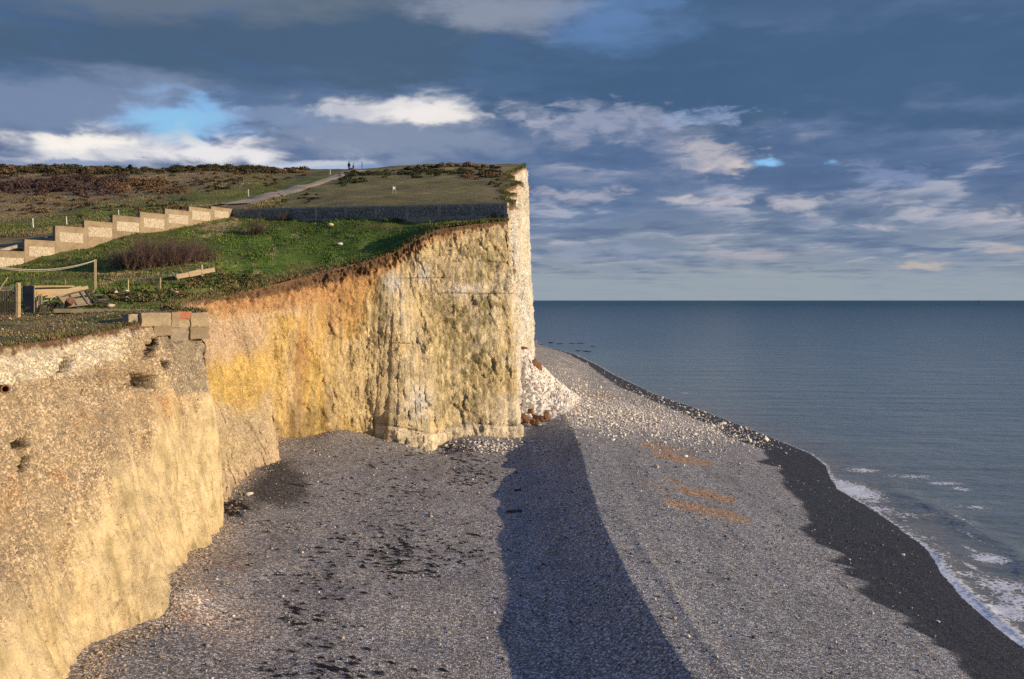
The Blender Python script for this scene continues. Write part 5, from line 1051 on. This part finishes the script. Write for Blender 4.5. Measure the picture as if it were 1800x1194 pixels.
# scrub over the down: gorse, heather-coloured thorn, dry bracken
def scrub(name, picks, size, per, label, seed, flat=.6):
    pts, rad, cols = [], [], []
    for (cx, cy, rx, ry, nn, r0, r1, c_) in picks:
        for _ in range(nn):
            g = on_hill(RNG.uniform(cx - rx, cx + rx), RNG.normal(cy, ry)); pts.append(g); rad.append(RNG.uniform(r0, r1)); cols.append(np.array(c_) * RNG.uniform(.7, 1.3))
    return tag(leaves(name, np.array(pts), np.array(rad), np.array(cols), '', '', seed, size, per, flat), label, 'scrub', kind='stuff')
GO, HE, BR = (.055, .05, .02), (.085, .052, .045), (.16, .095, .05)
scrub('gorse', [(60, 300, 130, 5, 90, .9, 1.9, GO), (60, 300, 130, 4, 45, .9, 1.7, BR), (420, 298, 115, 2.5, 120, .8, 1.6, GO), (430, 303, 110, 3, 45, .6, 1.2, BR), (250, 301, 70, 2.5, 50, .7, 1.3, GO), (-120, 300, 60, 5, 40, 1, 2, GO)], .34, 90, 'dark gorse and brown bracken massed along the skyline of the down', 41)
scrub('thorn_scrub', [(55, 327, 150, 7, 150, .9, 1.7, HE), (230, 325, 60, 6, 60, .7, 1.3, BR), (150, 318, 80, 4, 50, .8, 1.4, HE), (265, 338, 60, 3, 25, .5, .9, BR), (150, 355, 190, 14, 70, .3, .7, (.13, .085, .05)), (60, 365, 120, 12, 40, .3, .6, (.10, .065, .05)), (330, 322, 90, 7, 40, .4, .8, (.07, .06, .03)), (450, 318, 60, 5, 25, .3, .7, (.09, .07, .035))], .22, 120, 'purple brown leafless thorn scrub spread over the left of the down', 42)
scrub('bank_scrub', [(690, 306, 80, 2.5, 55, .5, .9, (.05, .052, .022)), (800, 303, 80, 3, 70, .5, 1.0, (.07, .065, .03)), (850, 309, 35, 3, 35, .4, .8, BR), (620, 318, 25, 5, 35, .4, .7, (.045, .055, .022)), (872, 322, 12, 5, 12, .25, .45, (.06, .075, .03)), (520, 345, 40, 6, 24, .2, .4, (.05, .05, .022))], .20, 90, 'rough dark vegetation along the bank across the plateau', 43)
for k, (px, py, r_, c_, lab) in enumerate([(815, 291, 2.6, (.19, .115, .06), 'tallest russet bush on the skyline of the plateau'), (770, 293, 2.4, (.15, .11, .05), 'wide low tawny bush on the skyline left of the tallest one'), (868, 294, 1.9, (.11, .07, .045), 'rounded brown bush on the skyline next to the white cliff'), (735, 296, 2.0, (.12, .10, .045), 'low olive bush on the skyline at the left end of the plateau'), (838, 293, 1.6, (.14, .10, .05), 'small tawny bush between the tallest and the rounded skyline bushes')]):
    g = on_hill(px, py + 2); pts = g + RNG.normal(size=(10, 3)) * np.array((r_ * .55, r_ * .4, .12)); o = leaves('gorse_bush', pts, RNG.uniform(.35, .7, 10) * r_ * .6, np.ones((10, 1)) * np.array(c_), '', '', 50 + k, .22, 260, .8); tag(o, lab, 'bush', 'bushes on the plateau skyline')
# bare shrubs: fans of thin twigs
def shrub(name, h, spread, nst, seed, mat, lean=(0, 0), tw=9, rad=.02):
    r_ = random.Random(seed); V, Fc = [], []
    def strip(a, b_, w0, w1):
        d_ = (b_ - a); x_ = d_.cross(Vector((r_.uniform(-1, 1), r_.uniform(-1, 1), r_.uniform(-1, 1)))).normalized(); y_ = d_.cross(x_).normalized(); o_ = len(V)
        for p, w_ in ((a, w0), (b_, w1)):
            for t in (0, 2.094, 4.189): V.append(p + (x_ * math.cos(t) + y_ * math.sin(t)) * w_)
        for j in range(3): Fc.append((o_ + j, o_ + (j + 1) % 3, o_ + 3 + (j + 1) % 3, o_ + 3 + j))
    for _ in range(nst):
        a = Vector((r_.gauss(0, spread * .28), r_.gauss(0, spread * .22), -.1)); ang = r_.uniform(0, 6.28); o_ = r_.uniform(.15, .75); d_ = Vector((math.cos(ang) * o_ + lean[0], math.sin(ang) * o_ + lean[1], 1)).normalized(); L_ = h * r_.uniform(.55, 1.1); p = a
        for sgi in range(3):
            q_ = p + d_ * L_ / 3; w_ = rad * (1 - sgi * .28); strip(p, q_, w_, w_ * .72)
            for _t in range(tw):
                t = r_.random(); s0 = p.lerp(q_, t); dd = (d_ + Vector((r_.gauss(0, .5), r_.gauss(0, .5), r_.gauss(.1, .35)))).normalized(); e0 = s0 + dd * L_ * r_.uniform(.12, .32); strip(s0, e0, w_ * .45, w_ * .22)
                if r_.random() < .6: strip(e0, e0 + (dd + Vector((r_.gauss(0, .5), r_.gauss(0, .5), .2))).normalized() * L_ * .12, w_ * .25, w_ * .15)
            p = q_; d_ = (d_ + Vector((r_.gauss(0, .16), r_.gauss(0, .16), .08))).normalized()
    me = bpy.data.meshes.new(name); me.from_pydata(V, [], Fc); me.materials.append(mat); me.update(); o = bpy.data.objects.new(name, me); COL.objects.link(o); return o
GS = 'bare shrubs on the clifftop slope'
sp0 = [shrub('bare_shrub', 2.0, 2.4, 70, 60 + k, M_TWIG) for k in range(3)]
for k, (px, py, s_, lab) in enumerate([(222, 472, .92, 'bare shrub at the left end of the purple brown thicket'), (248, 473, 1.1, 'bare shrub second from the left in the purple brown thicket'), (275, 470, 1.2, 'tallest bare shrub in the middle of the purple brown thicket'), (303, 467, 1.15, 'bare shrub right of the middle of the purple brown thicket'), (330, 463, 1.05, 'bare shrub behind the fallen beam at the right of the thicket'), (355, 459, .85, 'low bare shrub at the right end of the purple brown thicket'), (262, 460, 1.05, 'bare shrub half hidden at the back left of the thicket'), (315, 455, .95, 'bare shrub half hidden at the back right of the thicket'), (452, 412, .75, 'small round bare shrub alone on the green slope below the corner of the walls'), (500, 388, .5, 'tiny bare shrub at the foot of the flint wall near its corner')]):
    o = sp0[k] if k < 3 else sp0[k % 3].copy()
    if k >= 3: COL.objects.link(o)
    o.location = on_front(px, py); o.scale = (s_, s_, s_ * .95); o.rotation_euler = (0, 0, k * 1.9); tag(o, lab, 'shrub', GS)
for k, (px, py, h, lab) in enumerate([(324, 485, 1.5, 'pale dead branched sapling behind the left end of the fallen beam'), (372, 475, 1.1, 'thin pale sapling behind the right end of the fallen beam'), (278, 505, 2.0, 'spindly dead stem beside the thin stake in front of the thicket'), (756, 397, 1.0, 'pale dry stalk standing against the flint wall near the cliff')]):
    o = shrub('dead_sapling', h, .25, 3, 80 + k, M_TWIGP, (0, 0), 2, .022); o.location = on_front(px, py); tag(o, lab, 'sapling')
o = shrub('brushwood', .9, 2.6, 40, 90, M_TWIGP, (0.9, -.3), 3, .012); o.location = on_front(72, 552); tag(o, 'tangled heap of dry brushwood lying in front of the gate and shed', 'brushwood', kind='stuff')
# stones in the grass
for k, (px, py, r_, c_, lab) in enumerate([(580, 398, .38, (0.62, .50, .28), 'yellowish chalk lump in the grass below the flint wall'), (597, 432, .36, (.50, .48, .46), 'pale grey chalk lump lower down the green slope'), (203, 518, .25, (.52, .44, .33), 'flat buff slab of rubble right of the window frame'), (215, 520, .15, (.70, .60, .36), 'cream stone, middle of three below the left stake'), (222, 516, .15, (.78, .74, .66), 'white stone just under the left stake'), (223, 528, .2, (.75, .68, .58), 'white stone lowest of the group below the left stake'), (308, 518, .22, (.50, .40, .30), 'buff stone near the cliff lip beyond the concrete corner'), (195, 541, .22, (.5, .42, .32), 'buff stone at the edge of the concrete slab')]):
    g = on_front(px, py); o = rock_mesh('stone', M_RUB, (r_ * 1.2, r_ * .8, r_ * .55), 2, 400 + k, .3, c_); o.location = g + np.array((0, 0, .14)); o.rotation_euler = (0, 0, k); tag(o, lab, 'stone', 'loose stones in the clifftop grass')
n = 900; x = RNG.uniform(-30, -15, n); y = RNG.uniform(33, 52, n); ok = (x < xlip(y) - .2); x, y = x[ok], y[ok]; rad = RNG.gamma(2, .012, len(x)) + .012; litter('rubble_scatter', M_RUB, np.stack([x, y, front_z(x, y) + rad * .4], -1), rad, np.array((.42, .36, .29)) * RNG.uniform(.3, 1.1, (len(x), 1)), 'small stones littering the bare ground of the near clifftop', 'rubble', 8)
g = on_hill(317.5, 343.5); o = rock_mesh('stump', M_WOODD, (.5, .4, .45), 2, 501, .3); o.location = g + np.array((0, 0, .15)); tag(o, 'dark stump beside the green track above the stepped wall', 'stump')
g = on_hill(228, 300); o = leaves('lone_bush', np.array([g + np.array((0, 0, .5)), g + np.array((.1, 0, 1.0))]), np.array([.45, .35]), np.ones((2, 1)) * np.array((.02, .025, .015)), '', '', 77, .3, 150, 1.0); tag(o, 'single dark bush standing up on the dip of the left skyline', 'bush')
# ---------------------------------------------------------------- light, sky, camera
SUN_EL, SUN_AZ = 12.0, 16.0      # degrees; azimuth measured from +X towards -Y (behind the viewer's right shoulder)
sd_ = Vector((math.cos(R(SUN_EL)) * math.cos(R(SUN_AZ)), -math.cos(R(SUN_EL)) * math.sin(R(SUN_AZ)), math.sin(R(SUN_EL))))
sl = bpy.data.lights.new('sun', 'SUN'); sl.energy = 5.0; sl.angle = R(0.5); sl.color = (1.0, 0.80, 0.56)
so_ = bpy.data.objects.new('sun', sl); COL.objects.link(so_); so_.rotation_euler = sd_.to_track_quat('Z', 'Y').to_euler(); so_.location = (40, -20, 60)
wd = bpy.data.worlds.new('World'); scene.world = wd; wd.use_nodes = True; t = wd.node_tree; t.nodes.clear(); nt = NT(t)
out = nt.n('ShaderNodeOutputWorld')
sky = nt.n('ShaderNodeTexSky', sky_type='NISHITA'); sky.sun_disc = False; sky.sun_elevation = R(SUN_EL); sky.sun_rotation = R(90 + SUN_AZ)
bg1 = nt.n('ShaderNodeBackground', i={'Color': sky.outputs[0], 'Strength': 0.10})
D = nt.n('ShaderNodeTexCoord').outputs['Generated']
sx = nt.n('ShaderNodeSeparateXYZ', i={0: D}); dx_, dy_, dz_ = sx.outputs
el = nt.m('MULTIPLY', nt.m('ARCSINE', dz_), 180 / math.pi)
yy = nt.m('MAXIMUM', dy_, 0.05)
U = nt.m('ADD', nt.m('MULTIPLY', nt.m('DIVIDE', dx_, yy), F), CX); Wv = nt.m('SUBTRACT', HY, nt.m('MULTIPLY', nt.m('DIVIDE', dz_, yy), F))   # bearing and height, tangent units
den = nt.m('ADD', nt.m('MAXIMUM', dz_, 0.0), 0.055)
q_ = nt.n('ShaderNodeCombineXYZ', i={0: nt.m('DIVIDE', dx_, den), 1: nt.m('DIVIDE', dy_, den), 2: 0.0}).outputs[0]
def off(v, o): return nt.vm('ADD', v, o)
qs = nt.vm('MULTIPLY', q_, (1.0, 0.75, 1.0))
qw = nt.vm('ADD', qs, nt.vm('SCALE', nt.noise(off(qs, (31, 7, 0)), 0.9, 3, 0.5, 0, 1), sc=0.5))
nA = nt.noise(qw, 1.15, 7, 0.55); nB = nt.noise(off(qw, (0.10, -0.28, 0)), 1.15, 7, 0.55)
relief = nt.m('SUBTRACT', nB, nA)                       # lit tops towards the sun, shaded bases
soft = nt.noise(nt.vm('MULTIPLY', D, (1.6, 1.6, 7.0)), 1.8, 5, 0.5)
wisp = nt.noise(nt.vm('MULTIPLY', D, (4.0, 4.0, 15.0)), 2.2, 6, 0.58)
bill = nt.noise(nt.vm('MULTIPLY', D, (10.0, 10.0, 26.0)), 2.0, 10, 0.54, 0.4)
bill2 = nt.noise(nt.vm('MULTIPLY', D, (17.0, 17.0, 50.0)), 2.0, 9, 0.55, 0.5)
wv1 = nt.n('ShaderNodeSeparateColor', i={0: nt.noise(nt.vm('MULTIPLY', D, (14.0, 14.0, 34.0)), 1.0, 6, 0.6, 0.2, 1)}).outputs
U = nt.m('ADD', U, nt.m('MULTIPLY', nt.m('SUBTRACT', wv1[0], 0.5), 170.0)); Wv = nt.m('ADD', Wv, nt.m('MULTIPLY', nt.m('SUBTRACT', wv1[1], 0.5), 46.0))
dark = nt.mx(nt.sstep(1.0, 8.0, el), tuple(S(134, 145, 158)), tuple(S(86, 108, 143)))
dark = nt.mx(nt.sstep(8.5, 15.0, el), dark, tuple(S(70, 97, 130)))
dark = nt.mx(nt.m('MULTIPLY', nt.sstep(0.42, 0.68, soft), 0.55), dark, tuple(S(104, 126, 160)))
dark = nt.mx(nt.m('MULTIPLY', nt.sstep(0.0, -0.13, relief), 0.5), dark, tuple(S(70, 92, 128)))
dark = nt.mx(nt.sstep(24.0, 52.0, el), dark, tuple(S(90, 118, 172)))
lightc = nt.mx(nt.sstep(1.5, 5.0, el), tuple(S(166, 166, 172)), tuple(S(164, 168, 184)))
amt = nt.m('MULTIPLY', nt.sstep(12.5, 8.5, el), nt.sstep(0.8, 2.2, el))
L = nt.m('MULTIPLY', nt.sstep(-0.01, 0.12, relief), amt)
L = nt.m('MULTIPLY', L, nt.sstep(0.36, 0.56, nA))
colr = nt.mx(nt.m('MULTIPLY', L, 0.9), dark, lightc)
hz = nt.sstep(2.6, 0.9, nt.m('ADD', el, nt.m('MULTIPLY', nt.m('SUBTRACT', wisp, 0.5), 2.5)))
colr = nt.mx(nt.m('MULTIPLY', hz, 0.8), colr, tuple(S(146, 157, 165)))
def blob(cx, cy, rx, ry, warp=0.9, lo=0.35, hi=0.6, src=None):
    a = nt.m('DIVIDE', nt.m('SUBTRACT', U, cx), rx); b_ = nt.m('DIVIDE', nt.m('SUBTRACT', Wv, cy), ry)
    g = nt.m('EXPONENT', nt.m('MULTIPLY', nt.m('ADD', nt.m('MULTIPLY', a, a), nt.m('MULTIPLY', b_, b_)), -1.0))
    g0 = g
    g = nt.m('ADD', g, nt.m('MULTIPLY', nt.m('SUBTRACT', src or bill, 0.5), warp * 2.4))
    return nt.m('MULTIPLY', nt.m('MULTIPLY', nt.sstep(lo, hi, g), nt.sstep(0.03, 0.30, g0)), nt.m('GREATER_THAN', dy_, 0.05))
def paint(c, m, rgb, k=1.0): return nt.mx(nt.m('MULTIPLY', m, k), c, tuple(S(*rgb)))
# dark upper deck with its lower edge, a lighter break near the top
colr = paint(colr, blob(1500, 120, 700, 110, 1.0, 0.2, 0.8, wisp), (62, 90, 122), 0.8)
colr = paint(colr, blob(500, 70, 520, 90, 1.0, 0.2, 0.8, wisp), (70, 92, 116), 0.8)
colr = paint(colr, blob(900, 5, 150, 60, 0.8, 0.15, 0.9, wisp), (140, 148, 165), 0.8)
colr = paint(colr, blob(330, 0, 330, 45, 0.8, 0.15, 0.9, wisp), (108, 118, 130), 0.6)
colr = paint(colr, blob(1080, 40, 130, 60, 0.8, 0.15, 0.9, wisp), (100, 135, 185), 0.6)
colr = paint(colr, blob(130, 180, 320, 55, 0.9, 0.15, 0.9, wisp), (116, 133, 162), 0.85)
# bright cumulus over the down with the gap of open sky
colr = paint(colr, blob(680, 232, 260, 60, 0.7, 0.15, 0.95), (126, 139, 163), 0.9)
colr = paint(colr, blob(470, 205, 160, 22, 0.8, 0.3, 0.8), (120, 139, 170), 0.7)
wm_ = blob(300, 218, 95, 34, 0.6, 0.22, 0.95)
colr = paint(colr, blob(300, 218, 135, 52, 0.7, 0.15, 0.9), (140, 172, 214), 0.8)
colr = nt.mx(wm_, colr, tuple(S(132, 190, 232)))
colr = paint(colr, blob(345, 184, 40, 16, 0.6, 0.2, 1.0), (130, 180, 228), 0.7)
colr = paint(colr, blob(180, 262, 215, 42, 0.8, 0.2, 1.05), (205, 205, 210), 1.0)
colr = paint(colr, blob(140, 248, 130, 22, 0.8, 0.3, 1.0), (238, 232, 224), 0.9)
colr = paint(colr, blob(380, 270, 160, 28, 0.7, 0.28, 0.95), (222, 220, 222), 0.95)
colr = paint(colr, blob(560, 292, 110, 14, 0.7, 0.28, 0.95), (195, 200, 212), 0.8)
colr = paint(colr, blob(50, 292, 240, 10, 0.5, 0.35, 0.8), (120, 140, 176), 0.8)
colr = paint(colr, blob(600, 300, 300, 8, 0.4, 0.3, 0.8), (140, 165, 205), 0.5)
colr = paint(colr, blob(690, 192, 140, 24, 0.8, 0.2, 1.05), (214, 212, 214), 0.95)
colr = paint(colr, blob(765, 203, 100, 19, 0.8, 0.3, 1.0), (230, 224, 220), 0.85)
colr = paint(colr, blob(590, 195, 60, 12, 0.8, 0.3, 1.0), (180, 182, 195), 0.7)
# broken highlights over the sea
for (cx, cy, rx, ry, rgb, k) in [(1080, 212, 150, 24, (150, 156, 178), .75), (930, 198, 60, 14, (160, 165, 182), .7), (1240, 205, 70, 14, (140, 160, 195), .6), (1270, 275, 70, 24, (176, 172, 178), .85), (1300, 296, 30, 12, (205, 192, 188), .7),
                                 (1010, 345, 70, 14, (168, 168, 182), .75), (1240, 356, 60, 8, (188, 184, 190), .8), (1410, 360, 60, 11, (182, 180, 188), .8), (1600, 368, 60, 12, (172, 172, 184), .75), (1540, 398, 28, 6, (180, 176, 184), .7), (1760, 382, 50, 9, (180, 176, 182), .75), (1050, 445, 120, 12, (140, 150, 172), .7), (1310, 450, 70, 9, (160, 158, 168), .7), (1620, 465, 45, 8, (182, 172, 166), .8), (1780, 436, 30, 6, (182, 172, 166), .7), (1560, 310, 60, 18, (130, 146, 180), .6)]:
    colr = paint(colr, blob(cx, cy, rx * 1.35, ry * 1.5, 1.0, 0.30, 1.15, bill2), rgb, k)
colr = nt.mx(blob(1355, 289, 34, 9, 0.6, 0.2, 1.0), colr, tuple(S(132, 185, 228)))
colr = nt.mx(blob(1465, 286, 12, 6, 0.5, 0.2, 1.1), colr, tuple(S(120, 170, 220)))
bg2 = nt.n('ShaderNodeBackground', i={'Color': colr, 'Strength': 1.0})
cover = nt.m('SUBTRACT', 1.0, nt.m('MULTIPLY', wm_, 0.25))
ms = nt.n('ShaderNodeMixShader'); nt.set(ms.inputs[0], cover); t.links.new(bg1.outputs[0], ms.inputs[1]); t.links.new(bg2.outputs[0], ms.inputs[2]); t.links.new(ms.outputs[0], out.inputs[0])
cam = bpy.data.cameras.new('camera'); co_ = bpy.data.objects.new('camera', cam); COL.objects.link(co_); scene.camera = co_
co_.location = (0, 0, CZ); co_.rotation_euler = (R(90), 0, 0); cam.sensor_width = 36; cam.lens = F / 1800 * 36; cam.shift_y = -(597 - HY) / 1800; cam.clip_start = 0.5; cam.clip_end = 200000
vs = scene.view_settings; vs.view_transform = 'Standard'; vs.look = 'None'; vs.exposure = 0.18; vs.gamma = 1.0
scene.cycles.max_bounces = 6; scene.cycles.use_denoising = False
